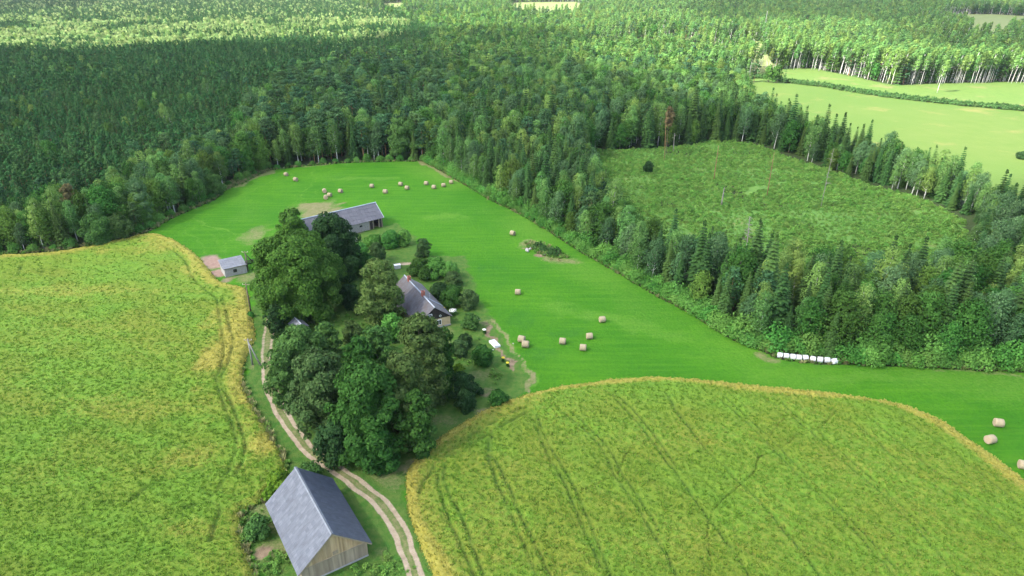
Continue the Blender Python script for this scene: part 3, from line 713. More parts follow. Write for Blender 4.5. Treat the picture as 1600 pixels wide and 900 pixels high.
# ------------------------------------------------------------------ masses of plants (one object each)
def mass(name, label, cat, P, keys, pid, scale, rot, z=None):
    P = np.asarray(P); n = len(P)
    me = bpy.data.meshes.new(name); me.vertices.add(n)
    me.vertices.foreach_set('co', np.c_[P, np.zeros(n) if z is None else z].astype(np.float32).ravel())
    for nm, typ, arr in (('pid', 'INT', pid), ('scl', 'FLOAT', scale), ('rotz', 'FLOAT', rot)):
        at = me.attributes.new(nm, typ, 'POINT'); at.data.foreach_set('value', np.asarray(arr, np.int32 if typ == 'INT' else np.float32))
    o = tag(obj(name, me), label, cat, None, 'stuff')
    ng = bpy.data.node_groups.new(name + '_growth', 'GeometryNodeTree')
    ng.interface.new_socket('Geometry', in_out='INPUT', socket_type='NodeSocketGeometry'); ng.interface.new_socket('Geometry', in_out='OUTPUT', socket_type='NodeSocketGeometry')
    N = ng.nodes; L = ng.links; gi = N.new('NodeGroupInput'); go = N.new('NodeGroupOutput'); join = N.new('GeometryNodeJoinGeometry')
    def na(nm, t):
        a = N.new('GeometryNodeInputNamedAttribute'); a.data_type = t; a.inputs[0].default_value = nm; return a.outputs[0]
    pid_s, scl_s, rot_s = na('pid', 'INT'), na('scl', 'FLOAT'), na('rotz', 'FLOAT')
    cx = N.new('ShaderNodeCombineXYZ'); L.new(rot_s, cx.inputs[2])
    for i, k in enumerate(keys):
        oi = N.new('GeometryNodeObjectInfo'); oi.inputs[0].default_value = PROTO[k]['obj']; oi.inputs['As Instance'].default_value = True
        cmp_ = N.new('FunctionNodeCompare'); cmp_.data_type = 'INT'; cmp_.operation = 'EQUAL'; L.new(pid_s, cmp_.inputs[2]); cmp_.inputs[3].default_value = i
        ip = N.new('GeometryNodeInstanceOnPoints'); L.new(gi.outputs[0], ip.inputs['Points']); L.new(cmp_.outputs[0], ip.inputs['Selection']); L.new(oi.outputs['Geometry'], ip.inputs['Instance'])
        L.new(cx.outputs[0], ip.inputs['Rotation']); L.new(scl_s, ip.inputs['Scale']); L.new(ip.outputs[0], join.inputs[0])
    L.new(join.outputs[0], go.inputs[0])
    md = o.modifiers.new('growth', 'NODES'); md.node_group = ng
    return o
def jgrid(lo, hi, s, jit=.42):
    xs = np.arange(lo[0], hi[0], s); ys = np.arange(lo[1], hi[1], s * .87); X, Y = np.meshgrid(xs, ys); X[1::2] += s / 2
    P = np.c_[X.ravel(), Y.ravel()]; return P + rng.uniform(-jit * s, jit * s, P.shape)

# ---- where the woods stand
BUFF = 1.0
def wood_points(s, test):
    P = jgrid((-1350, 80), (1350, 1750), s); px, py = PX(P[:, 0], P[:, 1])
    m = (px > -170) & (px < 1770) & (P[:, 1] > 90) & test(P, px, py)
    P = P[m]
    bad = inside(P, OPEN)
    for poly in [CLEARING, FAR_MEADOW, FAR_STRIP] + FAR_GAPS: bad |= inside(P, poly)
    bad |= dist_line(P, GP([(1150, 126), (1190, 122), (1330, 138), (1460, 158), (1600, 171), (1900, 198)])) < 9
    P = P[~bad]
    d = np.minimum(dist_line(P, OPEN, True), dist_line(P, CLEARING, True))
    return P[d > 1.6], d[d > 1.6]
PLANT = np.array([(-2000, 378), (0, 374), (110, 345), (200, 316), (270, 288), (330, 258), (375, 218), (410, 182), (450, 150), (520, 118), (600, 98), (690, 70), (640, 40), (560, 10), (560, -60), (-2000, -60)], float)
def in_plant(px, py): return inside(np.c_[px + (vnoise(px, py, 40, 3) - .5) * 30, py + (vnoise(px, py, 30, 4) - .5) * 12], PLANT)
Pp, dp = wood_points(3.3, lambda P, px, py: in_plant(px, py) & (P[:, 1] < 620))
Pp2, dp2 = wood_points(4.8, lambda P, px, py: in_plant(px, py) & (P[:, 1] >= 620))
Pf, df = wood_points(3.9, lambda P, px, py: ~in_plant(px, py) & (P[:, 1] < 520))
Pf2, df2 = wood_points(6.0, lambda P, px, py: ~in_plant(px, py) & (P[:, 1] >= 520))
P_all = np.vstack([Pp, Pp2, Pf, Pf2]); D_edge = np.concatenate([dp, dp2, df, df2]); isplant = np.r_[np.ones(len(Pp) + len(Pp2), bool), np.zeros(len(Pf) + len(Pf2), bool)]
px, py = PX(P_all[:, 0], P_all[:, 1])
KINDS = ['young', 'pine', 'spruce', 'birch', 'aspen', 'broad', 'pale']
W = np.zeros((len(P_all), 7)); W[:] = (0, .22, .2, .25, .08, .25, 0)
def setw(mask, w): W[mask] = w
setw((px > 690) & (px < 1150) & (py < 200), (0, .12, .1, .28, .1, .4, 0))
setw((px > 860) & (py < 110), (0, .08, .06, .5, .06, .3, 0))
setw((px <= 700) & (px > 380) & (py > 110), (0, .45, .2, .08, .05, .22, 0))
setw((px > 700) & (py >= 200) & (P_all[:, 1] < 300), (0, .05, .5, .14, .16, .15, 0))
setw((px > 1300) & (py > 360), (0, .05, .2, .2, .25, .3, 0))
setw((px > 1150) & (py < 130), (0, .04, .05, .7, .06, .15, 0))
setw((px > 1130) & (py >= 180) & (py < 345), (0, .02, .5, .2, .12, .16, 0))
setw((px < 420) & ~isplant, (0, .1, .1, .3, .12, .38, 0))
setw(isplant, (.97, .01, .0, .01, .0, .01, 0))
bj = (vnoise(P_all[:, 0], P_all[:, 1], 60, 91) - .5) * 34 + rng.normal(0, 5, len(P_all)) + px * .035
sunlit_band = (px < 640) & (py + bj < 90) & (py > 40) & (vnoise(P_all[:, 0], P_all[:, 1], 45, 90) > .3); W[sunlit_band] = (.2, .0, 0, .1, 0, 0, .7)  # pale-leaved trees placed here imitate the sun patch on the woods
sunlit_band = ((px < 620) & (py <= 40)) | ((px > 880) & (px < 1150) & (py > 50) & (py < 190) & (np.abs(py - 60 - (px - 880) * .35) < 62)) | ((px > 640) & (px < 1100) & (py < 45)); W[sunlit_band, 6] += .35
# patches of one kind
pn = vnoise(P_all[:, 0], P_all[:, 1], 28, 40)
for k, lo in ((2, .72), (3, .28), (5, .5)):
    m = ~isplant & (np.abs(pn - lo) < .07); W[m, k] += .5
W /= W.sum(1, keepdims=True); cum = W.cumsum(1); u = rng.uniform(0, 1, len(P_all)); kd = (u[:, None] > cum).sum(1); kd = np.minimum(kd, 6)
dist = np.hypot(P_all[:, 0], P_all[:, 1])
front_far = np.minimum(dist_line(P_all, FAR_STRIP, True), np.min([dist_line(P_all, g, True) for g in FAR_GAPS], axis=0))
SC = rng.uniform(.72, 1.12, len(P_all)) * np.where(D_edge < 4, .85, 1)
SC = np.where((px > 700) & (P_all[:, 1] < 250), SC * .82, SC)       # lower trees in the belt beside the meadow
SC = np.where((py > 215) & (px > 1130) & (px < 1500) & (py < 345), SC * .95, SC)
SC = np.where((px < 380) & ~isplant, SC * .8, SC)
SC = np.where((kd == 2) & ~isplant, SC * rng.uniform(.8, 1.22, len(SC)), SC * np.where(isplant, 1, .93))
SC = np.where(isplant & (kd != 0) & (kd != 6), SC * .68, SC)
SC = np.where(isplant & (kd == 0), .8 + .25 * rng.uniform(0, 1, len(SC)) + .25 * vnoise(P_all[:, 0], P_all[:, 1], 30, 77), SC)
ROT = rng.uniform(0, 2 * math.pi, len(P_all))
# ---- the trees that show largest become single objects, the rest one mass of each kind
fm = dist_line(P_all, FAR_MEADOW, True)
vis = 1 / (dist * (1 + np.minimum(D_edge, 60) / 9.0)) * np.where((px > -60) & (px < 1660) & (py > 0), 1, .02)
single = np.zeros(len(P_all), bool)
for k, n in enumerate([60, 150, 250, 180, 150, 230, 0]):
    ids = np.where(kd == k)[0]; ids = ids[np.argsort(-vis[ids])][:n]; single[ids] = True
LANDMARKS = [(40, 330, 'above the far corner of the left crop'), (130, 330, 'on the left wood edge above the crop'), (220, 300, 'on the wood edge where crop meets meadow'), (300, 270, 'on the wood edge left of the meadow corner'), (370, 240, "by the meadow's brown boggy corner"), (450, 210, 'behind the two leftmost far bales'), (540, 205, 'behind the middle of the meadow top'), (630, 200, 'at the top corner of the meadow'), (720, 230, 'right of the meadow top corner'), (790, 260, 'above the upper right meadow edge'),
    (860, 290, 'left of the clearing corner'), (930, 340, 'below the left end of the clearing'), (1010, 370, 'below the lower left side of the clearing'), (1090, 400, 'below the middle of the clearing'), (1170, 440, 'in the belt above the wrapped bales'), (1250, 470, 'just behind the wrapped bales'), (1330, 470, 'in the belt right of the wrapped bales'), (1410, 470, 'below the right end of the clearing'), (1500, 470, 'in the belt near the right picture side'), (1580, 430, 'at the far right end of the belt'),
    (960, 200, 'behind the left top of the clearing'), (1050, 195, 'behind the brown dead pine'), (1130, 190, 'at the top corner of the clearing'), (1200, 205, 'between clearing and pale far meadow'), (1290, 230, 'on the ridge right of the clearing top'), (1380, 260, 'between far meadow and clearing right side'), (1470, 300, 'right end of the clearing rim'), (1560, 350, 'below the far meadow at right'), (850, 190, 'deep in the wood behind the belt'), (200, 200, 'deep in the left pine plantation')]
KNAME = {'young': ('young_pine', 'young pine'), 'pine': ('pine_tree', 'pine'), 'spruce': ('spruce_tree', 'spruce'), 'birch': ('birch_tree', 'birch'), 'aspen': ('aspen_tree', 'aspen'), 'broad': ('broadleaf_tree', 'leafy tree')}
KADJ = {'young': 'bushy young pine', 'pine': 'blue green pine', 'spruce': 'dark pointed spruce', 'birch': 'white trunked birch', 'aspen': 'silvery aspen', 'broad': 'leafy tree'}
ORD = ['', 'second', 'third', 'fourth', 'fifth', 'sixth', 'seventh', 'eighth', 'ninth', 'tenth', 'eleventh', 'twelfth', '13th', '14th', '15th', '16th', '17th', '18th', '19th', '20th', '21st', '22nd', '23rd', '24th', '25th']
HALF = {}
def label_cells(items, adj_of):
    """items: list of dict(px, py, kind, size); gives each a label of its own: kind, landmark, order from the left"""
    cells = {}
    for it in items:
        l = min(LANDMARKS, key=lambda q: (q[0] - it['px']) ** 2 + (q[1] - it['py']) ** 2)[2]
        sz = it['size']; a = 'tall ' if sz > .92 else ('low ' if sz < .7 else '')
        cells.setdefault((a + adj_of(it), l), []).append(it)
    for (a, l), its in cells.items():
        its.sort(key=lambda i: i['px'])
        for j, it in enumerate(its):
            if len(its) == 1: it['label'] = f'{a} {l}'
            else: it['label'] = f'{a} {l}, ' + ('leftmost' if j == 0 else (ORD[j] if j < len(ORD) else f'{j + 1}th') + ' from left')
            it['group'] = None
items = []
for i in np.where(single)[0]:
    _, ty = PX(P_all[i, 0], P_all[i, 1], 8.0 * SC[i])
    items.append(dict(i=i, px=px[i], py=float(ty), kind=KINDS[kd[i]], size=SC[i]))
label_cells(items, lambda it: KADJ[it['kind']])
GRP = {'young': 'young pines of the plantation edge', 'pine': 'pines along the wood edges', 'spruce': 'spruces along the wood edges', 'birch': 'birches along the wood edges', 'aspen': 'aspens along the wood edges', 'broad': 'leafy trees along the wood edges'}
def put_tree(name, key, x, y, s, rot, label, cat, group, zs=1.0):
    r = empty(name, (x, y, .08), rot, label, cat, group); r.scale = (s, s, s * zs)
    obj('trunk', PROTO[key]['trunk'], r); obj('crown', PROTO[key]['crown'], r)
    return r
for it in items:
    i = it['i']; k = it['kind']; near = dist[i] < 420
    if k == 'young': key = f'young{i % 3}'
    elif k in ('spruce', 'broad'): key = f'{k}{i % 4}'
    elif k == 'birch': key = f'birch{i % 3}' if near else f'tbirch{i % 3}'
    else: key = f'{k}{i % 3}'
    put_tree(KNAME[k][0], key, P_all[i, 0], P_all[i, 1], float(SC[i]), float(ROT[i]) if k != 'aspen' else float(ROT[i] % .8 - .4), it['label'], KNAME[k][1], GRP[k])
MASSL = {'pale': ('thicket', 'pale thicket with sunlight painted into its leaves, far woods'), 'young': ('pine_plantation', 'dense plantation of young pines filling the upper left'), 'pine': ('pine_wood', 'pines of the woods behind the first rows'), 'spruce': ('spruce_wood', 'dark spruces scattered through the woods'), 'birch': ('birch_wood', 'birches with white trunks filling the far woods'), 'aspen': ('aspen_wood', 'aspens scattered through the woods'), 'broad': ('broadleaf_wood', 'round leafy trees filling the middle and far woods')}
for k, kn in enumerate(KINDS):
    m = (kd == k) & ~single; P = P_all[m]; dd = dist[m]; ff = front_far[m]
    far = dd > 430
    nk = [f'{kn}{i}' for i in range(3)]; fk = [f'f{"birch" if kn == "aspen" else kn}{i}' for i in range(3)]; keys = nk + fk + (['tbirch0', 'tbirch1', 'tbirch2'] if kn in ('birch', 'aspen') else [])
    pid = rng.integers(0, 3, len(P)) + np.where(far, 3, 0)
    rot = ROT[m].copy()
    if kn in ('birch', 'aspen'):
        gr = far & (ff < 26); pid = np.where(gr, 6 + pid % 3, pid); rot = np.where(gr, rot % .9 - .45, rot)
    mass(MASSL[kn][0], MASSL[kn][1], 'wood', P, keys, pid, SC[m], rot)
print('wood trees', len(P_all), 'single', single.sum())

# ---- birch grove standing along the far weedy strip, its first row as single trees
grove_px = [(1185 + 4.6 * i + random.uniform(-2, 2), 0) for i in range(98)]
gx = [1165, 1190, 1260, 1300, 1345, 1400, 1470, 1600, 1700]; gy = [118, 109, 105, 112, 121, 131, 129, 127, 126]
gi_ = []
for i, (x, _) in enumerate(grove_px):
    y = np.interp(x, gx, gy) + random.uniform(-1.5, 3.0); p = G(x, y); gi_.append((x, p))
for j, (x, p) in enumerate(gi_):
    if x > 1640: continue
    zone = 'behind the left third of the far meadow' if x < 1330 else ('behind the middle of the far meadow' if x < 1470 else 'behind the right end of the far meadow')
    n0 = sum(1 for q, _ in gi_[:j] if (q < 1330) == (x < 1330) and ((q < 1470) == (x < 1470)))
    put_tree('birch_tree', f'tbirch{j % 3}', p[0], p[1], random.uniform(.85, 1.12), random.uniform(-.4, .4), f'bare trunked grove birch {zone}, ' + ('leftmost' if n0 == 0 else (ORD[n0] if n0 < len(ORD) else f'{n0 + 1}th') + ' from left'), 'birch', 'birches in the first row of the grove')
put_tree('birch_tree', 'tbirch1', *G(1464, 145), .95, 0, 'lone birch standing on the strip in front of the grove', 'birch', None)

# ---- shrubs of the meadow fringe
sh = []
def along(line, step, off, jit, side=1):
    L = np.cumsum(np.r_[0, np.linalg.norm(np.diff(line, axis=0), axis=1)]); s = np.arange(0, L[-1], step)
    C = np.c_[np.interp(s, L, line[:, 0]), np.interp(s, L, line[:, 1])]; T = np.gradient(C, axis=0); T /= np.linalg.norm(T, axis=1)[:, None]
    Nn = np.c_[-T[:, 1], T[:, 0]] * side
    return C + Nn * (off + rng.uniform(-jit, jit, (len(C), 1))) + T * rng.uniform(-jit, jit, (len(C), 1))
fr = [(p, .9) for p in along(EDGE, 1.75, .9, .35)] + [(p, 1.15) for p in along(EDGE, 3.0, 2.9, .6)] + [(p, .8) for p in along(LEDGE, 4.5, 1.4, .8)] + [(p, .8) for p in along(TOPE, 4.0, 1.2, .8)]
its = []
for p, s in fr:
    x, y = PX(*p, 1.5)
    if x > 1205 and x < 1315 and y > 538: p = p + np.array([.6, 2.6])
    if -30 < x < 1630 and not inside(p[None], OPEN)[0]:
        sz = s * random.uniform(.6, 1.15); its.append(dict(p=p, px=float(x), py=float(y), kind='shrub', size=sz))
print('shrubs', len(its))
SL = [(x, y, t) for x, y, t in [(150, 385, 'fringing the crop at the left wood'), (250, 350, 'below the left wood beside the meadow'), (380, 285, 'by the boggy meadow corner'), (540, 252, 'under the trees at the meadow top'), (690, 265, 'just past the top meadow corner'), (760, 305, 'on the upper right meadow edge'), (830, 342, 'on the meadow edge by the single far bale'), (900, 388, 'on the meadow edge beyond the weedy heap'), (980, 432, 'halfway down the right meadow edge'), (1060, 478, 'on the lower right meadow edge'), (1140, 525, 'on the bend left of the wrapped bales'), (1250, 552, 'right behind the wrapped bales'), (1360, 560, 'in the hedge right of the wrapped bales'), (1470, 565, 'in the hedge towards the right'), (1570, 570, 'in the hedge at the right picture side')]]
LM_keep = LANDMARKS; LANDMARKS = SL
label_cells(its, lambda it: 'leafy green shrub')
LANDMARKS = LM_keep
for j, it in enumerate(its):
    k = f'shrub{j % 3}'; r = empty('shrub', (it['p'][0], it['p'][1], .08), random.uniform(0, 6.28), it['label'], 'shrub', 'shrubs fringing the meadow'); s = it['size'] * (1.05 if it['px'] < 1080 else 1.3); r.scale = (s, s, s * random.uniform(.8, 1.05))
    obj('stems', PROTO[k]['trunk'], r); obj('foliage', PROTO[k]['crown'], r)

# ---- undergrowth, ditch reeds, tall grass
P = jgrid(CLEARING.min(0), CLEARING.max(0), 1.15); P = P[inside(P, CLEARING)]; P = P[vnoise(P[:, 0], P[:, 1], 6, 3) > .1]
mass('clearing_undergrowth', 'ferns, raspberry and young shoots covering the clearing', 'undergrowth', P, ['weed0', 'weed1'], rng.integers(0, 2, len(P)), rng.uniform(.5, 1.35, len(P)) * (.6 + .8 * vnoise(P[:, 0], P[:, 1], 12, 5)), rng.uniform(0, 6.28, len(P)))
ditch = smooth_line(GP([(1155, 124), (1190, 122), (1240, 130), (1290, 136), (1330, 143), (1390, 152), (1460, 160), (1530, 167), (1600, 173), (1750, 188)]), 4)
P = np.vstack([along(ditch, 1.0, o, .8) for o in (-1.5, 0, 1.5, 3)])
mass('ditch_reeds', 'dark green reeds and bushes along the far meadow ditch', 'reeds', P, ['reed0'], np.zeros(len(P)), rng.uniform(.6, 1.25, len(P)), rng.uniform(0, 6.28, len(P)))
P = np.vstack([along(EDGE, .55, .1, .5), along(EDGE, .55, .6, .5), along(LEDGE, .5, .2, .8), along(LEDGE, .5, 1.2, .8), along(TOPE, .5, .2, .5), along(smooth_line(GP(left_crop_px[16:27]), 4), .35, -.3, .4), along(smooth_line(GP([(417, 267), (395, 276), (372, 288), (352, 297)]), 4), .12, -1.5, 3.0)])
q = GP([(848, 390), (875, 402)]); P = np.vstack([P, q[0] + (q[1] - q[0]) * rng.uniform(-.6, 1.0, (260, 1)) + rng.normal(0, 1.1, (260, 2))])
mass('tall_grass', 'unmown tall grass and straw along the field margins', 'tall grass', P, ['tuft0', 'tuft1'], rng.integers(0, 2, len(P)), rng.uniform(.7, 1.5, len(P)), rng.uniform(0, 6.28, len(P)), np.full(len(P), .1))
q = GP([(832, 384), (868, 402)]); n = 60; t = rng.uniform(0, 1, (n, 1)); P = q[0] + (q[1] - q[0]) * t + rng.normal(0, .7, (n, 2))
mass('heap_weeds', 'tall weeds on the old heap in the meadow', 'weeds', P, ['weed0', 'reed0'], (rng.uniform(0, 1, n) < .25).astype(int), rng.uniform(.5, 1.0, n), rng.uniform(0, 6.28, n), np.full(n, .1))
# single plants standing out of the crop
proto('stalk0', make_tuft(9, .24, .2), M['crop_stalk'], M['bark'])
for name, poly, fn in CROPS:
    P = jgrid(poly.min(0), poly.max(0), .42, .5); px_, py_ = PX(P[:, 0], P[:, 1]); P = P[(px_ > -200) & (px_ < 1800) & (P[:, 1] > 25)]
    P = P[inside(P, poly)]; dC = dist_line(P, poly, True)
    P = P[rng.uniform(0, 1, len(P)) < np.clip(1.35 - P[:, 1] / 130, .15, 1)]; dC = dist_line(P, poly, True)
    st = rng.bit_generator.state; h, A = fn(P, dC)
    keep = A['rut'] < .4; P, h, A = P[keep], h[keep], {k: v[keep] for k, v in A.items()}
    print(name, 'stalks', len(P))
    o = mass(name + '_plants', 'loose leafy plants standing out of the ' + name.split('_')[0] + ' crop', 'crop', P, ['stalk0'], np.zeros(len(P)), rng.uniform(.6, 1.3, len(P)), rng.uniform(0, 6.28, len(P)), h + .04)
    at = o.data.attributes.new('gold', 'FLOAT', 'POINT'); at.data.foreach_set('value', A['gold'].astype(np.float32))
# weeds round the near barn and yard
wp = []
for a in [(600, 890, 2.5, 1, 60), (395, 830, 1.2, 2.6, 60), (430, 880, 1.4, 2, 40), (720, 560, 3, 4, 40), (505, 500, 7, 6, 60), (770, 590, 1, 2, 14)]:
    c = G(a[0], a[1]); wp.append(c + rng.normal(0, 1, (a[4], 2)) * np.array([a[2], a[3]]) * .6)
P = np.vstack(wp); mass('yard_weeds', 'nettles and weeds growing round the farmyard', 'weeds', P, ['weed0', 'tuft1'], rng.integers(0, 2, len(P)), rng.uniform(.35, .8, len(P)), rng.uniform(0, 6.28, len(P)), np.full(len(P), .1))

# ------------------------------------------------------------------ homestead trees, each with its own crown
def big_tree(name, cx, cy, wpx, H, mat, label, cat='tree', z0f=.1, nc=None, dens=1.0, ls=.42, kind='round', rcf=.25, bark='bark', zc=.52, leaf=None, lean=0):
    H *= .95; p = G(cx, cy, H * zc); Z = p[1] * CS + (CAM_H - H * zc) * SN; Rr = wpx * 1.08 * Z / F
    nc = nc or int(26 + Rr * 6); area = 4 * math.pi * (Rr * rcf) ** 2 * .75
    lpc = int(area / (ls * ls * .5) * 1.15 * dens)
    tr, (V, Q) = make_broad(H, Rr, z0f, nc, lpc, ls, rcf, kind=kind)
    r = empty(name, (p[0], p[1], .08), 0, label, cat, None)
    tr.build('trunk', M[bark], r, True); obj('crown', quads_mesh(name + '_crown', V, Q, M[mat]), r)
    return r
big_tree('oak_tree', 462, 430, 60, 19.5, 'oak', 'huge spreading green oak beside the track, left of the farmhouse', 'oak', .06, 95, kind='round', rcf=.22)
big_tree('broadleaf_tree', 428, 462, 24, 12, 'oak', 'lower left bough tree leaning out from under the huge oak', 'tree', .08)
big_tree('maple_tree', 520, 388, 38, 17, 'dark', 'very dark green tree in front of the stone barn', 'tree', .08, 70)
big_tree('broadleaf_tree', 458, 358, 25, 11, 'oak', 'tree peeping up behind the oak by the barn roof end', 'tree', .05, 44)
big_tree('linden_tree', 593, 457, 34, 14.5, 'olive', 'olive green linden between the oak and the farmhouse', 'linden', .06, 62, rcf=.24)
big_tree('linden_tree', 658, 562, 43, 17, 'linden', 'tall linden in front of the farmhouse gable', 'linden', .05, 80, rcf=.22)
big_tree('broadleaf_tree', 692, 552, 20, 11, 'deep', 'darker tree on the right flank of the gable linden', 'tree', .06)
big_tree('ash_tree', 470, 556, 40, 11.5, 'ash', 'broad bright green tree beside the track bend', 'tree', .08, 70)
big_tree('ash_tree', 440, 588, 26, 10.5, 'ash', 'smaller leafy tree overhanging the upper track', 'tree', .06)
big_tree('broadleaf_tree', 510, 532, 22, 8, 'ash', 'light green tree right of the small hidden shed', 'tree', .06)
big_tree('maple_tree', 500, 614, 47, 15, 'grayolive', 'grey olive maple above the track curve', 'maple', .06, 84, rcf=.22)
big_tree('chestnut_tree', 572, 640, 54, 17, 'deep', 'deep green biggest tree in the middle of the farm clump', 'tree', .05, 100, rcf=.22)
big_tree('maple_tree', 632, 622, 42, 16.5, 'linden', 'yellowish topped tree right of the clump centre', 'maple', .05, 78, rcf=.23)
big_tree('broadleaf_tree', 650, 660, 30, 12, 'deep', 'dark tree at the lower right of the clump above the crop', 'tree', .04)
big_tree('broadleaf_tree', 524, 690, 28, 8, 'dark', 'dark low tree filling the clump bottom by the track', 'tree', .04)
big_tree('broadleaf_tree', 588, 695, 32, 9, 'deep', 'low bushy tree at the very bottom of the farm clump', 'tree', .03)
big_tree('broadleaf_tree', 550, 522, 16, 5.5, 'linden', 'small garden tree above the farm clump', 'tree', .05)
big_tree('broadleaf_tree', 588, 536, 24, 7, 'ash', 'bright small tree left of the gable linden', 'tree', .05)
big_tree('broadleaf_tree', 560, 560, 24, 9, 'deep', 'dark small tree behind the biggest farm tree', 'tree', .05)
big_tree('broadleaf_tree', 612, 512, 18, 6, 'shrub', 'small tree by the ochre porch wall', 'tree', .05)
big_tree('broadleaf_tree', 430, 500, 16, 7, 'dark', 'dark bush under the huge oak beside the upper track', 'tree', .03)
def small(cx, cy, w, H, mat, label, name='fruit_tree', cat='fruit tree', **k):
    return big_tree(name, cx, cy, w, H, mat, label, cat, k.pop('z0f', .1), k.pop('nc', 26), ls=k.pop('ls', .3), rcf=k.pop('rcf', .34), **k)
small(583, 378, 13, 3.6, 'shrub', 'orchard tree nearest the stone barn window')
small(612, 374, 15, 4.2, 'shrub', 'round orchard tree below the barn doorway')
small(632, 371, 10, 4.4, 'shrub', 'orchard tree at the right end of the barn row')
small(588, 396, 13, 5, 'grayolive', 'greyish orchard tree in the second row behind the olive linden')
small(562, 392, 12, 4.5, 'shrub', 'orchard tree beside the very dark tree')
small(572, 412, 20, 4.5, 'deep', 'dark orchard bush left of the olive linden top')
small(545, 420, 16, 5, 'deep', 'dark bush between dark tree and olive linden')
small(545, 462, 17, 5, 'dark', 'dark round bush in the shade left of the linden', 'bush', 'bush')
small(560, 480, 11, 3, 'dark', 'low dark bush at the foot of the olive linden', 'bush', 'bush')
small(661, 388, 11, 5, 'grayolive', 'lone slim orchard tree above the long row')
small(658, 420, 18, 4.4, 'deep', 'left tree of the long orchard row behind the house')
small(682, 418, 17, 4.6, 'shrub', 'middle tree of the long orchard row behind the house')
small(703, 422, 13, 4.4, 'shrub', 'right tree of the long orchard row behind the house')
small(708, 437, 12, 3.6, 'grayolive', 'orchard tree drooping at the row end by the meadow')
small(686, 455, 14, 3.8, 'dark', 'round dark lilac bush behind the house roof', 'bush', 'bush')
small(708, 462, 18, 4.6, 'deep', 'wide green bush right of the house roof', 'bush', 'bush')
small(732, 468, 14, 4.2, 'grayolive', 'greyish bush nearest the meadow right of house', 'bush', 'bush')
small(735, 502, 13, 3.4, 'ash', 'light green bush at the head of the garden bed', 'bush', 'bush')
small(727, 532, 11, 2.6, 'dark', 'small dark bush in the middle of the garden', 'bush', 'bush')
small(718, 545, 13, 3.2, 'grayolive', 'grey green fruit tree left of the garden lawn')
small(755, 556, 15, 4.0, 'deep', 'round dark fruit tree left of the garden bed')
small(717, 577, 9, 1.8, 'lime', 'low yellow green bush on the garden lawn', 'bush', 'bush')
small(724, 604, 20, 5, 'dark', 'blue green lilac bush beside the farm clump', 'bush', 'bush')
small(728, 626, 15, 3.8, 'dark', 'front lilac bush right of the farm clump', 'bush', 'bush')
small(778, 622, 14, 2.6, 'deep', 'bush by itself at the bottom garden corner', 'bush', 'bush')
small(750, 612, 6, 1.2, 'dark', 'tiny dark bush beside the flower strip', 'bush', 'bush')
small(690, 600, 18, 6, 'deep', 'dark bush between lilac and farm clump', 'bush', 'bush')
small(436, 752, 20, 3.4, 'lime', 'bright lime green bush at the left corner of the near barn', 'bush', 'bush')
small(422, 772, 10, 2.0, 'lime', 'small lime bush against the barn left eave', 'bush', 'bush')
small(484, 738, 17, 3.0, 'ash', 'green bush behind the ridge end of the near barn', 'bush', 'bush')
small(404, 824, 17, 3.0, 'ash', 'large green bush along the left wall of the near barn', 'bush', 'bush')
small(360, 486 - 0, 0.1, .4, 'ash', 'tiny weed tuft in the crop', 'bush', 'bush') if False else None
small(392, 492, 5, 1.2, 'shrub', 'little bush at the foot of the wooden pole', 'bush', 'bush')
small(1014, 262, 7, 4.5, 'dark', 'small dark spruce like bush alone in the clearing', 'bush', 'bush')
small(628, 215, 27, 15, 'ash', 'round bright leafy tree standing out at the top meadow edge', 'broadleaf_tree', 'tree', ls=.42, nc=46, rcf=.28, z0f=.05)
small(152, 358, 22, 8, 'ash', 'round willow at the wood edge above the left crop', 'willow_tree', 'willow', ls=.36, nc=40)
small(186, 355, 17, 7, 'linden', 'smaller round willow beside the big round willow', 'willow_tree', 'willow', ls=.36, nc=36)
small(330, 288, 17, 7, 'ash', 'round bush tree beside the boggy meadow corner', 'willow_tree', 'willow', ls=.36, nc=36)
small(222, 318, 14, 13, 'aspen', 'pale drooping birch at the left meadow wood edge', 'birch_tree', 'birch', ls=.36, nc=50, kind='egg', bark='birch_bark', z0f=.12)
small(256, 300, 13, 12, 'birch', 'white trunked birch standing out beside the drooping birch', 'birch_tree', 'birch', ls=.36, nc=44, kind='egg', bark='birch_bark', z0f=.35)
small(112, 325, 13, 14, 'brownleaf', 'reddish brown autumn tree in the left wood edge', 'broadleaf_tree', 'tree', ls=.4, nc=36)
small(1046, 182, 7, 20, 'brownleaf', 'brown dead pine at the top of the clearing', 'pine_tree', 'pine', ls=.5, nc=26, bark='bark', z0f=.6, kind='egg', zc=.8)
small(1515, 500, 28, 11, 'pine', 'blue green broad pine at the hedge in lower right', 'pine_tree', 'pine', ls=.42, nc=48, bark='pine_bark', z0f=.1)
small(1598, 243, 9, 2.5, 'dark', 'dark bush on the far meadow at the right side', 'bush', 'bush')

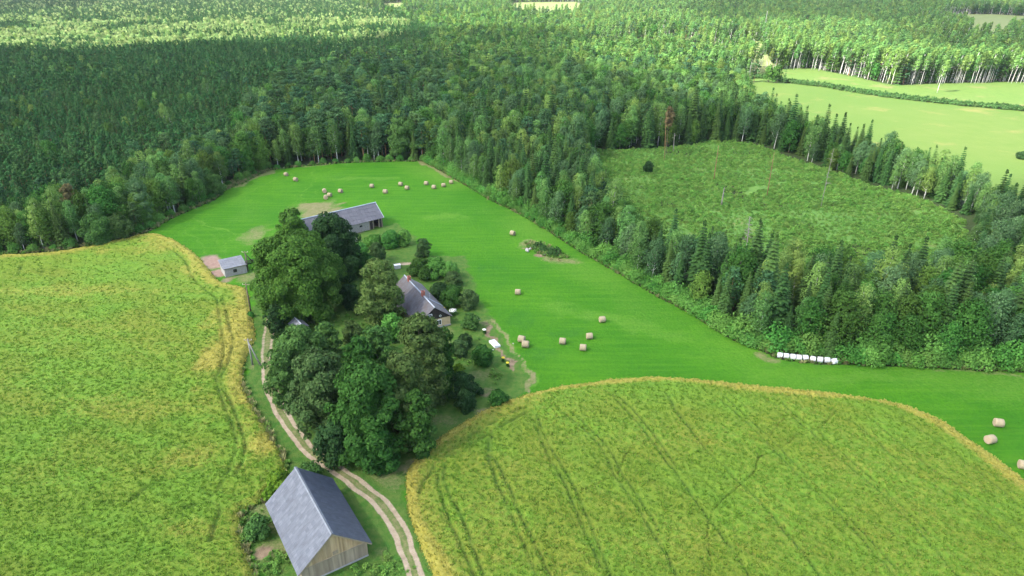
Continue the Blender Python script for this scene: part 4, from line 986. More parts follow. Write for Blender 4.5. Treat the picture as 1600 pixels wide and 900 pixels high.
# white flower bush, yellow flowers
def flower_bush(cx, cy, r, mat, label):
    p = G(cx, cy); e = empty('flower_bush', (p[0], p[1], .08), 0, label, 'flowers', None)
    tr, (V, Q) = make_shrub(1.0, r, 12, 40, .16); obj('foliage', quads_mesh('foliage', V, Q, M['deep']), e)
    P, N = clump(np.array([0, 0, .95]), r * .85, 130, .35, zmin=.1); V, Q = leaf_quads(P, N, .18); obj('blossom', quads_mesh('blossom', V, Q, M[mat]), e)
flower_bush(708, 492, 1.0, 'flower_white', 'white flowering bush right of the farmhouse gable')
flower_bush(692, 488, .6, 'flower_yellow', 'yellow flowers against the farmhouse gable corner')
flower_bush(786, 566, .3, 'flower_yellow', 'yellow flowers in the middle of the garden bed')
flower_bush(793, 574, .3, 'flower_yellow', 'yellow flowers at the lower end of the garden bed')
flower_bush(757, 522, .4, 'flower_white', 'white flowers at the upper end of the garden bed')

# ------------------------------------------------------------------ snags and bare trunks in the clearing
def snag(bx, by, tx, ty, r, mat, label, name='dead_trunk', branches=0):
    p = G(bx, by); H = None
    best = min(np.arange(1, 26, .25), key=lambda h: abs(PX(p[0], p[1], h)[1] - ty)); H = float(best)
    lean = (tx - PX(p[0], p[1], H)[0]) / (F / (p[1] * CS + (CAM_H - H) * SN))
    e = empty(name, (p[0], p[1], 0), 0, label, 'dead tree', None); b = MB()
    b.tube([(0, 0, -.2), (lean * .3, 0, H * .35), (lean * .6, .05, H * .65), (lean, 0, H)], [r, r * .8, r * .6, r * .3], 7); b.build('trunk', M[mat], e, True)
    if branches:
        b = MB()
        for k in range(branches):
            z = H * random.uniform(.4, .97); a = random.uniform(0, 6.28); L = random.uniform(.8, 2.2) * (1.2 - z / H * .6); x0 = lean * z / H
            b.tube([(x0, 0, z), (x0 + math.cos(a) * L * .6, math.sin(a) * L * .6, z + .2), (x0 + math.cos(a) * L, math.sin(a) * L, z + .1)], [.045, .03, .012], 4)
        b.build('branch', M[mat], e)
snag(1127, 322, 1132, 293, .26, 'dead_bark', 'thick pale broken trunk standing in the middle of the clearing')
snag(1115, 283, 1123, 227, .16, 'pine_bark', 'thin reddish pine stem left in the upper clearing', branches=6)
snag(1198, 308, 1210, 238, .15, 'pine_bark', 'tall reddish pine stem right of the broken trunk', branches=8)
snag(1282, 326, 1303, 232, .1, 'dead_bark', 'leaning grey branched snag at the right of the clearing', branches=22)
snag(1052, 238, 1054, 208, .16, 'dead_bark', 'slender grey stem at the top left clearing rim', branches=5)
snag(1038, 250, 1041, 180, .14, 'pine_bark', 'bare stem in front of the brown dead pine', branches=3)
snag(1165, 400, 1172, 338, .17, 'dead_bark', 'dead grey spruce at the lower clearing rim', branches=46)
snag(1108, 440, 1112, 392, .15, 'dead_bark', 'dead grey top among the belt trees', branches=30)

# ------------------------------------------------------------------ hay bales
def bale_mesh(r=.66, L=1.22):
    b = MB(); n = 26; prof = [(-L / 2 - .0, r * .90), (-L / 2 + .04, r * .985), (-L * .2, r), (L * .2, r), (L / 2 - .04, r * .985), (L / 2, r * .90)]
    vs = []
    for x, rr in prof:
        for k in range(n):
            a = 2 * math.pi * k / n; y, z = rr * math.cos(a), rr * math.sin(a)
            if z < -r * .86: z = -r * .86 + (z + r * .86) * .25
            vs.append((x + random.gauss(0, .006), y + random.gauss(0, .008), z + r * .9))
    fs = [(i * n + k, (i + 1) * n + k, (i + 1) * n + (k + 1) % n, i * n + (k + 1) % n) for i in range(len(prof) - 1) for k in range(n)]
    b.add(vs, fs); body = b.mesh('bale_body', M['hay'], True)
    e = MB()
    for sx, ring in ((-1, 0), (1, len(prof) - 1)):
        ring_v = [(vs[ring * n + k][0] + sx * .002, vs[ring * n + k][1] * .995, (vs[ring * n + k][2] - r * .9) * .995 + r * .9) for k in range(n)]; c = (sx * (L / 2 + .02), 0, r * .9)
        e.add(ring_v + [c], [((k + 1) % n, k, n) if sx < 0 else (k, (k + 1) % n, n) for k in range(n)][::1])
    me = e.mesh('bale_end', M['hay_end']); 
    return body, me
BODY, ENDM = bale_mesh()
bales = [(447, 273, 40, 'far bale nearest the boggy corner'), (462, 281, 35, 'far bale just right of the leftmost one'), (507, 299, 70, 'upper bale of the close trio beyond the barn'), (515, 305, 20, 'right bale of the close trio beyond the barn'), (509, 309, 75, 'lower bale of the close trio beyond the barn'), (532, 299, 25, 'bale right of the close trio'), (581, 291, 12, 'far bale straight above the stone barn roof'), (602, 300, 12, 'far bale just past the stone barn roof end'), (626, 288, 15, 'left upper of the far pair right of the barn'), (636, 294, 15, 'lower of the far pair right of the barn'),
    (666, 287, 12, 'first bale of the far right line of four'), (678, 293, 10, 'lowest bale of the far right line of four'), (693, 290, -15, 'third bale of the far right line'), (705, 285, 8, 'bale closest to the top right meadow edge'), (801, 365, 35, 'lone bale above the weedy heap'), (809, 457, 5, 'lone bale in mid meadow below the heap'), (815, 531, 20, 'upper bale of the touching pair near the garden'), (821, 539, 12, 'lower bale of the touching pair near the garden'), (941, 500, -12, 'bale highest of the mid meadow group'), (921, 526, -8, 'bale second highest in the mid meadow group'), (879, 534, 12, 'leftmost bale of the mid meadow group'), (911, 544, 12, 'lowest bale of the mid meadow group'),
    (1560, 662, 15, 'bale upper right beside the crop edge'), (1547, 688, -15, 'bale lower right beside the crop edge'), (1599, 728, 20, 'bale cut by the right picture side')]
for bx, by, rz, lab in bales:
    p = G(bx, by, .55); e = empty('hay_bale', (p[0], p[1], .13), R(-rz), 'round tan hay ' + lab if lab.startswith('bale') else 'round tan hay bale, ' + lab, 'hay bale', 'round hay bales on the meadow')
    s = random.uniform(.96, 1.05); e.scale = (s, s, s)
    obj('straw_body', BODY, e); obj('rolled_ends', ENDM, e)
# wrapped bales
wb = [(1218.9, 555), (1228.5, 556.3), (1238.8, 557.6), (1248.3, 558.8), (1258.4, 559), (1270.2, 561), (1281.4, 561.9), (1292.4, 562.6), (1303.7, 564.4)]
lab9 = ['leftmost wrapped bale of the white row', 'second wrapped bale from the left end', 'third wrapped bale from the left end', 'fourth wrapped bale from the left end', 'middle wrapped bale of the white row', 'sixth wrapped bale, just right of the row middle', 'third wrapped bale from the right end', 'second wrapped bale from the right end', 'rightmost wrapped bale, tilted away from the row']
import bmesh
for j, ((x, y), lab) in enumerate(zip(wb, lab9)):
    bm = bmesh.new(); bmesh.ops.create_cone(bm, cap_ends=True, segments=22, radius1=.54, radius2=.54, depth=.98)
    bmesh.ops.bevel(bm, geom=[e for e in bm.edges if len(e.link_faces) == 2 and e.calc_face_angle() > 1], offset=.16, segments=3, profile=.6, affect='EDGES')
    for v in bm.verts:
        a = math.atan2(v.co.y, v.co.x); k = 1 + .03 * math.sin(a * 5 + j) + .025 * math.sin(v.co.z * 9 + j * 2); v.co.x *= k; v.co.y *= k
    me = bpy.data.meshes.new('wrapped_bale'); bm.to_mesh(me); bm.free(); me.materials.append(M['plastic_wrap'])
    for p_ in me.polygons: p_.use_smooth = True
    p = G(x, y, .6); o = obj('wrapped_bale', me, None, (p[0], p[1], .62), (R(90), 0, R(75 + random.uniform(-8, 8) + (25 if j == 8 else 0))))
    tag(o, lab + ', white plastic', 'wrapped bale', 'white wrapped silage bales')

# ------------------------------------------------------------------ buildings
def nrm(v): v = np.array(v, float); return v / np.linalg.norm(v)
def roof_slope(name, e0, e1, r0, r1, mat, parent, course=1.1, sheet_w=1.15, th=.035, label=None):
    """sheets laid in courses from the eave (e0-e1) up to the ridge (r0-r1), each overlapping the one below"""
    e0, e1, r0, r1 = map(lambda v: np.array(v, float), (e0, e1, r0, r1)); b = MB()
    Lw = np.linalg.norm(e1 - e0); Ls = np.linalg.norm(r0 - e0); nw = max(1, round(Lw / sheet_w)); ns = max(1, round(Ls / course))
    n = nrm(np.cross(e1 - e0, r0 - e0)); n = n if n[2] > 0 else -n
    for j in range(ns):
        s0 = j / ns; s1 = min(1, (j + 1.1) / ns)
        for i in range(nw):
            t0 = i / nw; t1 = (i + .985) / nw; o0 = n * (.035 + .02 * random.random()); o1 = n * .004 + n * .012 * random.random()
            def pt(t, s): return (e0 * (1 - t) + e1 * t) * (1 - s) + (r0 * (1 - t) + r1 * t) * s
            A, B, C_, D_ = pt(t0, s0) + o0, pt(t1, s0) + o0, pt(t1, s1) + o1, pt(t0, s1) + o1
            vs = [A, B, C_, D_, A - n * th, B - n * th, C_ - n * th, D_ - n * th]
            u0, u1, v0, v1 = t0 * Lw, t1 * Lw, s0 * Ls, s1 * Ls; uvt = [(u0, v0), (u1, v0), (u1, v1), (u0, v1)]; z = [(0, 0)] * 4
            fs = [(0, 1, 2, 3), (7, 6, 5, 4), (1, 0, 4, 5), (2, 1, 5, 6), (3, 2, 6, 7), (0, 3, 7, 4)]
            if np.cross(B - A, D_ - A) @ n < 0: fs = [f[::-1] for f in fs]; uv0 = uvt[::-1]
            else: uv0 = uvt
            b.add(vs, fs, [uv0, z, z, z, z, z])
    # a closed deck under the sheets
    o = b.build(name, mat, parent)
    if label: o['label'] = label
    return o
def deck(a, b_, c, d, parent, mat, th=.08, down=.07):
    n = nrm(np.cross(np.array(b_) - a, np.array(d) - a)); n = n if n[2] > 0 else -n; m = MB()
    top = [np.array(p, float) - n * down for p in (a, b_, c, d)]; bot = [p - n * th for p in top]
    m.add(top + bot, [(0, 1, 2, 3), (7, 6, 5, 4), (1, 0, 4, 5), (2, 1, 5, 6), (3, 2, 6, 7), (0, 3, 7, 4)]); return m.build('roof_deck', mat, parent)
def wall_planks(parent, name, a, b_, ztop, mat, w=.19, th=.05, z0=.05, gap=.012):
    """vertical planks from a to b (2D local), ztop(t) = height along the wall, t in metres"""
    a = np.array(a, float); b_ = np.array(b_, float); L = np.linalg.norm(b_ - a); d = (b_ - a) / L; n = np.array([d[1], -d[0]]); k = int(L / w); m = MB()
    for i in range(k):
        t0, t1 = i * L / k + gap / 2, (i + 1) * L / k - gap / 2; off = random.uniform(0, .02)
        pts = []
        for t, s in ((t0, 0), (t1, 0), (t1, 1), (t0, 1)):
            p = a + d * t
            z = (z0 if not callable(z0) else z0(t)) + random.uniform(-.03, .03) if s == 0 else ztop(t) + random.uniform(-.01, .01)
            pts.append((p, z))
        vs = [(*(p + n * off), z) for p, z in pts] + [(*(p - n * th), z) for p, z in pts]
        m.add(vs, [(0, 1, 2, 3), (7, 6, 5, 4), (1, 0, 4, 5), (2, 1, 5, 6), (3, 2, 6, 7), (0, 3, 7, 4)])
    return m.build(name, mat, parent)

# local frame of a gable building: +x along ridge from back to front, y left, origin ground under the back end of the ridge
def frame_of(ax, ay, bx, by): return math.atan2(by - ay, bx - ax), math.hypot(bx - ax, by - ay)

# ---- near barn: grey timber barn with big sheet roof
rz, L = frame_of(-29.18, 72.55, -21.43, 60.63); hw, he, hr = 4.66, 2.18, 6.32
barn = empty('timber_barn', (-29.18, 72.55, .08), rz, 'big grey plank barn with pale sheet roof in the lower foreground', 'barn')
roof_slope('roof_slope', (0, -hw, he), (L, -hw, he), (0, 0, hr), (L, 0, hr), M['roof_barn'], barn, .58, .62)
roof_slope('roof_slope', (0, hw, he), (L, hw, he), (0, 0, hr), (L, 0, hr), M['roof_barn_shaded'], barn, .58, .62, label='roof side with shade put into its darker colour')
for s in (-1, 1): deck((.1, s * (hw - .08), he), (L - .1, s * (hw - .08), he), (L - .1, s * .02, hr - .02), (.1, s * .02, hr - .02), barn, M['planks_gray'])
m = MB(); 
for s in (-1, 1):
    c = np.array([L / 2, s * .12, hr - .045]); sl = nrm((0, s * hw, he - hr)); m.box(c + np.array([0, 0, .09]), (L + .06, .2, .03), [(1, 0, 0), sl, np.cross((1, 0, 0), sl)])
m.build('ridge_cap', simple('ridge_cap_grey', (.15, .17, .2), (.22, .24, .28), 2), barn)
wy = hw - .5; x0, x1 = .4, L - .42; zroof = lambda y: he + (hr - he) * (1 - abs(y) / hw) - .17
zt = lambda t: zroof(-wy + t) 
zband = 2.55
wall_planks(barn, 'front_gable_planks', (x1 + .1, -wy), (x1 + .1, wy), lambda t: zroof(-wy + t), M['planks'], .2, z0=lambda t: min(zband, zroof(-wy + t) - .03))
wall_planks(barn, 'front_wall_planks', (x1, -wy), (x1, wy), lambda t: min(zband + .06, zroof(-wy + t)), M['planks_gray'], .2)
wall_planks(barn, 'back_gable_planks', (x0, wy), (x0, -wy), lambda t: zroof(wy - t), M['planks_gray'], .2)
wall_planks(barn, 'side_planks', (x0, -wy), (x1, -wy), lambda t: zroof(wy) - .02, M['planks_gray'], .2)
wall_planks(barn, 'side_planks', (x1, wy), (x0, wy), lambda t: zroof(wy) - .02, M['planks_gray'], .2)
m = MB(); m.box((x1 + .13, 0, zband), (.06, 2 * wy - .1, .1)); m.build('drip_board', M['planks_gray'], barn)
m = MB(); m.box(((x0 + x1) / 2, 0, .1), (x1 - x0 + .06, 2 * wy + .06, .3)); m.build('foundation', M['rock'], barn)
m = MB()
for i in range(6): m.box((x1 + .16, -.15 + i * .12, 3.05), (.05, .09, .5))
m.build('loft_hatch', M['planks_gray'], barn)
for s in (-1, 1):
    m = MB(); sl = nrm((0, s * hw, he - hr)); c = np.array([L - .03, s * hw / 2, (he + hr) / 2 - .12]); m.box(c, (.05, math.hypot(hw, hr - he), .16), [(1, 0, 0), sl, np.cross((1, 0, 0), sl)]); m.build('barge_board', M['planks_gray'], barn)

def window(parent, c, w, h, n, t, frame=.09, mat='white_paint', mullion=1):
    """c centre on wall face, n outward normal, t along-wall direction (local 3D)"""
    c, n, t = map(lambda v: np.array(v, float), (c, n, t)); up = np.array([0, 0, 1.]); ax = [t, n, up]
    m = MB()
    for s in (-1, 1): m.box(c + t * s * (w / 2) + n * .03, (frame, .08, h + frame), ax)
    for s in (-1, 1): m.box(c + up * s * (h / 2) + n * .031, (w - frame, .08, frame), ax)
    for k in range(mullion): m.box(c + t * w * ((k + 1) / (mullion + 1) - .5) + n * .025, (frame * .6, .06, h - frame), ax)
    f = m.build('window', M[mat], parent); g = MB(); g.box(c + n * .006, (w - frame, .03, h - frame), ax); g.build('pane', M['glass'], f); return f

# ---- farmhouse
rz, L = frame_of(-23.86, 137.72, -15.54, 122.05); hw, he, hr = 3.85, 1.95, 4.95
house = empty('farmhouse', (-23.86, 137.72, .08), rz, 'low farmhouse with grey roof, two brick chimneys and dark boarded gable', 'house')
roof_slope('roof_slope', (0, -hw, he - .1), (L, -hw, he - .1), (0, 0, hr), (L, 0, hr), M['roof_house'], house, .6, .6, .02)
roof_slope('roof_slope', (0, hw, he), (L, hw, he), (0, 0, hr), (L, 0, hr), M['roof_house'], house, .6, .6, .02)
for s in (-1, 1): deck((.1, s * (hw - .08), he - (.1 if s < 0 else 0)), (L - .1, s * (hw - .08), he - (.1 if s < 0 else 0)), (L - .1, s * .02, hr - .02), (.1, s * .02, hr - .02), house, M['dark_boards'], .06, .05)
m = MB(); m.tube([(-.02, 0, hr + .04), (L + .02, 0, hr + .04)], .13, 8); m.build('ridge_cap', M['ridge'], house)
wy = hw - .45; x0, x1 = .35, L - .4; zr = lambda y: he - .1 + (hr - he) * (1 - abs(y) / hw) - .1
m = MB(); m.box(((x0 + x1) / 2, 0, 1.06), (x1 - x0, 2 * wy, 2.1)); m.build('wall', M['plaster'], house)
m = MB(); m.box(((x0 + x1) / 2, 0, .12), (x1 - x0 + .16, 2 * wy + .16, .3)); m.build('plinth', M['rock'], house)
for xx, nm in ((x1 + .03, 1), (x0 - .03, -1)):
    wall_planks(house, 'gable_boards', (xx, -wy * nm), (xx, wy * nm), lambda t: max(2.14, zr(-wy + t)), M['dark_boards'], .16, .06, 2.1)
window(house, (x1 + .05, -1.0, 2.95), .85, 1.05, (1, 0, 0), (0, 1, 0), .12)
window(house, (x1 + .01, .9, 1.2), 1.0, 1.1, (1, 0, 0), (0, 1, 0), .1, mullion=1)
window(house, (x1 + .01, -1.4, 1.2), 1.0, 1.1, (1, 0, 0), (0, 1, 0), .1, mullion=1)
m = MB(); q = nrm((0, 1, 1)); q2 = nrm((0, -1, 1)); m.box((x1 + .07, 1.25, 2.65), (.06, .42, .42), [(1, 0, 0), q, q2]); dw = m.build('diamond_window', M['white_paint'], house)
m = MB(); m.box((x1 + .105, 1.25, 2.65), (.03, .24, .24), [(1, 0, 0), q, q2]); m.build('pane', M['glass'], dw)
for x in (2.5, 6, 10, 13.5):
    window(house, (x, wy + .01, 1.2), 1.0, 1.1, (0, 1, 0), (1, 0, 0), .1)
for x in (2, 10.5, 14): window(house, (x, -wy - .01, 1.2), 1.0, 1.1, (0, -1, 0), (1, 0, 0), .1)
for x in (3.0, 11.4):
    m = MB(); m.box((x, 0.0, hr + .28), (.72, .6, 1.2)); m.box((x, 0, hr + .93), (.84, .72, .12)); ch = m.build('chimney', M['brick'], house)
    m = MB(); m.box((x, 0, hr + 1.0), (.5, .38, .04)); m.build('flue', M['void'], ch)
m = MB()
for k in range(9): m.box((12.6, .55 + k * .38, hr - .25 - (.55 + k * .38 - .55) * (hr - he) / hw - .02), (.5, .05, .05))
for s in (-.25, .25): m.tube([(12.6 + s, .4, hr - .12), (12.6 + s, hw - .1, he + .28)], .03, 5)
m.build('roof_ladder', M['ridge'], house)
m = MB(); m.tube([(12.0, 1.2, hr - .9), (12.0, 1.2, hr + .6)], .03, 5); m.tube([(11.6, 1.2, hr + .5), (12.4, 1.2, hr + .5)], .02, 5); m.build('antenna', M['ridge'], house)
# mossy porch on the yard side
px0, px1, py1 = 5.2, 8.6, -hw - 2.2
m = MB(); m.box(((px0 + px1) / 2, (-wy + py1) / 2 + .1, 1.0), (px1 - px0 - .5, (-py1 - wy) - .25, 2.0)); pw = m.build('porch_wall', M['plaster'], house)
window(house, ((px0 + px1) / 2, py1 + .18, 1.15), 1.1, .9, (0, -1, 0), (1, 0, 0), .1)
pm = (px0 + px1) / 2
for s, xe in ((-1, px0), (1, px1)):
    roof_slope('porch_roof', (xe, py1, 2.0), (xe, -1.6, 2.0), (pm, py1, 3.1), (pm, -1.6, 3.1), M['roof_moss'], house, .6, .6, .02)

# ---- long stone barn
ax, ay = -38.7, 184.98; d = nrm((-8.76, -7.13)); Lr, Ll = 11.3, 11.6
bx, by = ax + d[0] * (Lr + Ll), ay + d[1] * (Lr + Ll)
rz = math.atan2(-d[1], -d[0]); hw, he, hr = 4.4, 2.7, 6.04
sb = empty('stone_barn', (bx, by, .08), rz, 'long stone walled barn with grey ridged roof at the far end of the yard', 'barn')
LT = Lr + Ll     # +x towards the right end, -y towards the camera
for (xa, xb, ex) in ((Ll, LT, 0), (0, Ll, 1.3)):
    roof_slope('roof_slope', (xa, -hw - ex, he - ex * .75), (xb, -hw - ex, he - ex * .75), (xa, 0, hr - (.08 if ex else 0)), (xb, 0, hr - (.08 if ex else 0)), M['roof_stone_barn'], sb, 1.5, 1.1)
    roof_slope('roof_slope', (xa, hw, he), (xb, hw, he), (xa, 0, hr), (xb, 0, hr), M['roof_stone_barn'], sb, 1.5, 1.1)
m = MB(); m.tube([(-.1, 0, hr + .0), (LT + .1, 0, hr + .05)], .16, 8); m.build('ridge_cap', M['ridge'], sb)
m = MB()
for (x, ya, za, y0, z0) in ((LT - .02, -hw, he, 0, hr), (LT - .02, hw, he, 0, hr), (Ll + .02, -hw - 1.3, he - .98, -hw, he)):
    m.tube([(x, ya, za + .09), (x, y0, z0 + .06)], .07 if x > Ll + 1 else .13, 6)
m.build('edge_flashing', M['ridge'], sb)
wy = hw - .4; zs = lambda y: he + (hr - he) * (1 - abs(y) / hw) - .2
DX0, DX1 = LT - 4.6, LT - .35       # open cart bay at the right end
m = MB(); th = .5
def wbox(xa, xb, ya, yb, z0, z1): m.box(((xa + xb) / 2, (ya + yb) / 2, (z0 + z1) / 2), (abs(xb - xa), abs(yb - ya), z1 - z0))
wbox(.4, Ll, -wy - 1.0, -wy - .6, 0, zs(hw) - .7)
wins = [Ll + 1.3, Ll + 4.2]; xs = Ll
for wx in wins:
    wbox(xs, wx - .45, -wy, -wy + th, 0, zs(wy) - .02); wbox(wx - .45, wx + .45, -wy, -wy + th, 0, 1.35); wbox(wx - .45, wx + .45, -wy, -wy + th, 1.95, zs(wy) - .02); xs = wx + .45
wbox(xs, DX0, -wy, -wy + th, 0, zs(wy) - .02)
wbox(.4, LT - .35, wy - th, wy, 0, zs(wy) - .02)
wbox(.4, .9, -wy - .59, wy - th, 0, zs(wy) - .02); wbox(DX0 - .5, DX0, -wy + th, wy - th, 0, zs(wy) - .02)
wbox(Ll - .5, Ll - .01, -wy - .59, -wy, 0, zs(hw) - .6)
m.build('stone_wall', M['stone'], sb)
m = MB(); 
for wx in wins: m.box((wx, -wy + .3, 1.65), (.88, .05, .58))
m.build('window_opening', M['glass'], sb)
wall_planks(sb, 'end_boards', (LT - .4, -wy), (LT - .4, wy), lambda t: zs(-wy + t), M['dark_boards'], .2)
wall_planks(sb, 'end_boards', (.45, wy), (.45, -wy), lambda t: zs(wy - t), M['planks_gray'], .2, z0=2.4)
for xa in (DX0 + .1, DX0 + 1.3, LT - 1.5, LT - .6):
    m = MB(); m.box((xa, -wy + .1, zs(wy) / 2), (.22, .22, zs(wy))); m.build('bay_post', M['planks_gray'], sb)
wall_planks(sb, 'bay_door', (DX0 + .15, -wy + .05), (DX0 + 1.25, -wy + .05), lambda t: 2.2, M['dark_boards'], .2)
wall_planks(sb, 'bay_door', (LT - 1.5, -wy + .05), (LT - .5, -wy + .05), lambda t: 2.3, M['dark_boards'], .2)
m = MB(); m.box(((DX0 + LT) / 2, .3, .08), (4.0, 2 * wy - 1.5, .06)); m.build('bay_floor', M['planks_gray'], sb)
m = MB(); m.box((LT - 2.2, .5, 1.3), (.9, .4, 1.6)); m.build('stacked_boards', M['planks'], sb)

# ---- small white shed
o = np.array([-67.93, 147.19]); rz = math.atan2(.5624731, .82681558)
shed = empty('white_shed', (o[0], o[1], .08), rz, 'small white block shed with grey lean-to roof beside the left crop', 'shed')
SL_, SD = 5.03, 4.4
roof_slope('roof', (-.3, -.3, 2.26), (SL_ + .15, -.3, 2.26), (-.3, SD + .2, 3.0), (SL_ + .15, SD + .2, 3.0), M['roof_shed'], shed, 1.1, 1.0)
deck((-.2, -.25, 2.26), (SL_ + .05, -.25, 2.26), (SL_ + .05, SD + .15, 3.0), (-.2, SD + .15, 3.0), shed, M['planks_gray'], .06, .05)
m = MB(); m.add([(0, 0, 0), (SL_, 0, 0), (SL_, SD, 0), (0, SD, 0), (0, 0, 2.15), (SL_, 0, 2.15), (SL_, SD, 2.85), (0, SD, 2.85)], [(3, 2, 1, 0), (4, 5, 6, 7), (0, 1, 5, 4), (1, 2, 6, 5), (2, 3, 7, 6), (3, 0, 4, 7)]); m.build('wall', M['white_block'], shed)
window(shed, (2.35, -.01, 1.25), .75, .7, (0, -1, 0), (1, 0, 0), .07, 'dark_boards', 0)
m = MB(); m.box((SL_ + .03, 1.7, 1.0), (.05, 1.2, 2.0)); m.build('door', M['dark_boards'], shed)
m = MB()
for k in range(5): m.box((SL_ + .1 + .03 * k, .15 + .1 * k, 1.35), (.03, .12, 2.7), [(nrm((1, 0, .12))), (0, 1, 0), nrm((-.12, 0, 1))])
tagp = m.build('leaning_boards', M['dark_boards'], shed)
# planks and junk behind the shed
p = G(390, 412); junk = empty('plank_pile', (p[0], p[1], .1), rz + .1, 'pile of dark boards on the right of the white shed', 'plank pile'); m = MB()
for k in range(12): m.box((random.uniform(-.2, .2), random.uniform(-.5, .5), .05 + .07 * k), (2.6, .18, .05))
m.build('boards', M['dark_boards'], junk)

# ---- little shed half hidden under the oak
p = G(463, 516); hs = empty('small_shed', (p[0], p[1], .08), R(-52), 'small grey roofed shed half hidden below the huge oak', 'shed')
roof_slope('roof_slope', (0, -1.5, 1.9), (3.6, -1.5, 1.9), (0, 0, 2.9), (3.6, 0, 2.9), M['roof_shed'], hs, .8, .9); roof_slope('roof_slope', (0, 1.5, 1.9), (3.6, 1.5, 1.9), (0, 0, 2.9), (3.6, 0, 2.9), M['roof_shed'], hs, .8, .9)
m = MB(); m.tube([(0, 0, 2.95), (3.6, 0, 2.95)], .09, 6); m.build('ridge_cap', M['ridge'], hs)
m = MB(); m.add([(.2, -1.25, 0), (3.4, -1.25, 0), (3.4, 1.25, 0), (.2, 1.25, 0), (.2, -1.25, 1.95), (3.4, -1.25, 1.95), (3.4, 1.25, 1.95), (.2, 1.25, 1.95), (.2, 0, 2.8), (3.4, 0, 2.8)], [(3, 2, 1, 0), (0, 1, 5, 4), (2, 3, 7, 6), (1, 2, 6, 9, 5), (3, 0, 4, 8, 7)]); m.build('wall', M['planks_gray'], hs)

# ---- hunting stand at the far meadow corner
p = G(1168, 124); st = empty('raised_hide', (p[0], p[1], 0), .2, 'tiny pale raised hide at the left corner of the far meadow', 'raised hide')
m = MB(); m.box((0, 0, 3.6), (1.8, 1.8, 1.9)); m.box((0, 0, 4.62), (2.2, 2.2, .12)); m.build('cabin', M['white_block'], st); m = MB(); m.box((0, -.92, 3.9), (1.2, .04, .5)); m.build('window', M['void'], st)
for a, b_ in ((-1, -1), (1, -1), (1, 1), (-1, 1)):
    m = MB(); m.tube([(a * 1.1, b_ * 1.1, 0), (a * .8, b_ * .8, 2.7)], .08, 5); m.build('leg', M['planks_gray'], st)
# tall grey mast poles in the far wood
for (a, b_, t) in ((1193, 58, 24),):
    p = G(a, b_); m = MB(); m.tube([(p[0], p[1], 0), (p[0], p[1], t)], .25, 6); tag(m.build('mast', M['concrete']), 'lone thin grey pole rising from the far wood', 'pole')

# ---- garden: cold frame, white boxes, stones
p = G(773, 539); cf = empty('cold_frame', (p[0], p[1], .1), R(118), 'white garden cold frame on the soil bed', 'cold frame')
m = MB(); m.box((0, -.6, .17), (2.6, .05, .34)); m.box((0, .6, .22), (2.6, .05, .44)); m.box((-1.3, 0, .2), (.05, 1.16, .4)); m.box((1.3, 0, .2), (.05, 1.16, .4)); m.build('frame', M['white_paint'], cf)
m = MB(); sl = nrm((0, 1.2, .1))
for k in range(3): m.box((-.86 + k * .86, 0, .42), (.8, 1.24, .03), [(1, 0, 0), sl, np.cross((1, 0, 0), sl)])
m.build('cover', M['whitewash'], cf)
for (a, b_, w, l, h, rr, lab) in ((621, 417, 1.5, .9, .9, 20, 'white box standing in the yard by the sandy patch'), (606, 420, 1.2, .8, .8, 30, 'pale box half hidden behind the olive linden top'), (554.5, 375.5, 1.3, .9, .8, 15, 'small white box on the grass below the stone barn')):
    p = G(a, b_, h / 2); e = empty('storage_box', (p[0], p[1], .1), R(rr), lab, 'box'); m = MB(); m.box((0, 0, h / 2), (w, l, h)); m.build('body', M['whitewash'], e); m = MB(); m.box((0, 0, h + .03), (w + .12, l + .12, .07)); m.build('lid', M['white_paint'], e)
bm = bmesh.new(); bmesh.ops.create_icosphere(bm, subdivisions=2, radius=.5)
for v in bm.verts: v.co *= 1 + .2 * math.sin(v.co.x * 7 + v.co.y * 5) + random.uniform(-.06, .06)
rock = bpy.data.meshes.new('field_stone'); bm.to_mesh(rock); bm.free(); rock.materials.append(M['rock'])
for j, (a, b_, s, lab) in enumerate([(748, 500, .9, 'grey stone at the head of the garden bed'), (824, 393, 1.5, 'largest grey stone on the old heap'), (828, 390, .9, 'smaller stone beside the largest heap stone'), (770, 548, .45, 'small pale stone left of the cold frame'), (802, 538, .4, 'small stone on the mown strip right of garden'), (850, 399, .8, 'stone at the lower end of the heap')]):
    p = G(a, b_); o = obj('field_stone', rock, None, (p[0], p[1], .1 + .15 * s), (random.random(), random.random(), random.random() * 6)); o.scale = (s, s * .8, s * .6); tag(o, lab, 'stone')

# ---- power poles with line
def pole(name, base, H, label, strut=None, mat='concrete', cross=True):
    p = G(*base); e = empty(name, (p[0], p[1], .08), 0, label, 'power pole'); m = MB(); m.tube([(0, 0, -.2), (0, 0, H)], [.17, .11], 8); m.build('post', M[mat], e, True)
    if strut is not None:
        q = G(*strut) - p; m = MB(); m.tube([(q[0], q[1], -.2), (0, 0, H - .7)], [.15, .11], 8); m.build('strut', M[mat], e, True)
    if cross:
        m = MB(); m.box((0, 0, H - .25), (1.5, .1, .1)); ca = m.build('crossarm', M['planks_gray'], e)
        for s in (-.65, 0, .65): m = MB(); m.tube([(s, 0, H - .2), (s, 0, H + .02)], [.05, .035], 6); m.build('insulator', M['ceramic'], ca)
    return np.array([p[0], p[1], H + .02])
t1 = pole('power_pole', (395, 571), 5.6, 'A shaped concrete power pole between left crop and track', (408, 572))
t2 = pole('power_pole', (392, 487), 6.6, 'slim wooden pole at the crop corner beside the oak', None, 'bark')
t3 = pole('power_pole', (388, 424), 5.2, 'dark braced pole beside the white shed', (396, 410), 'bark')
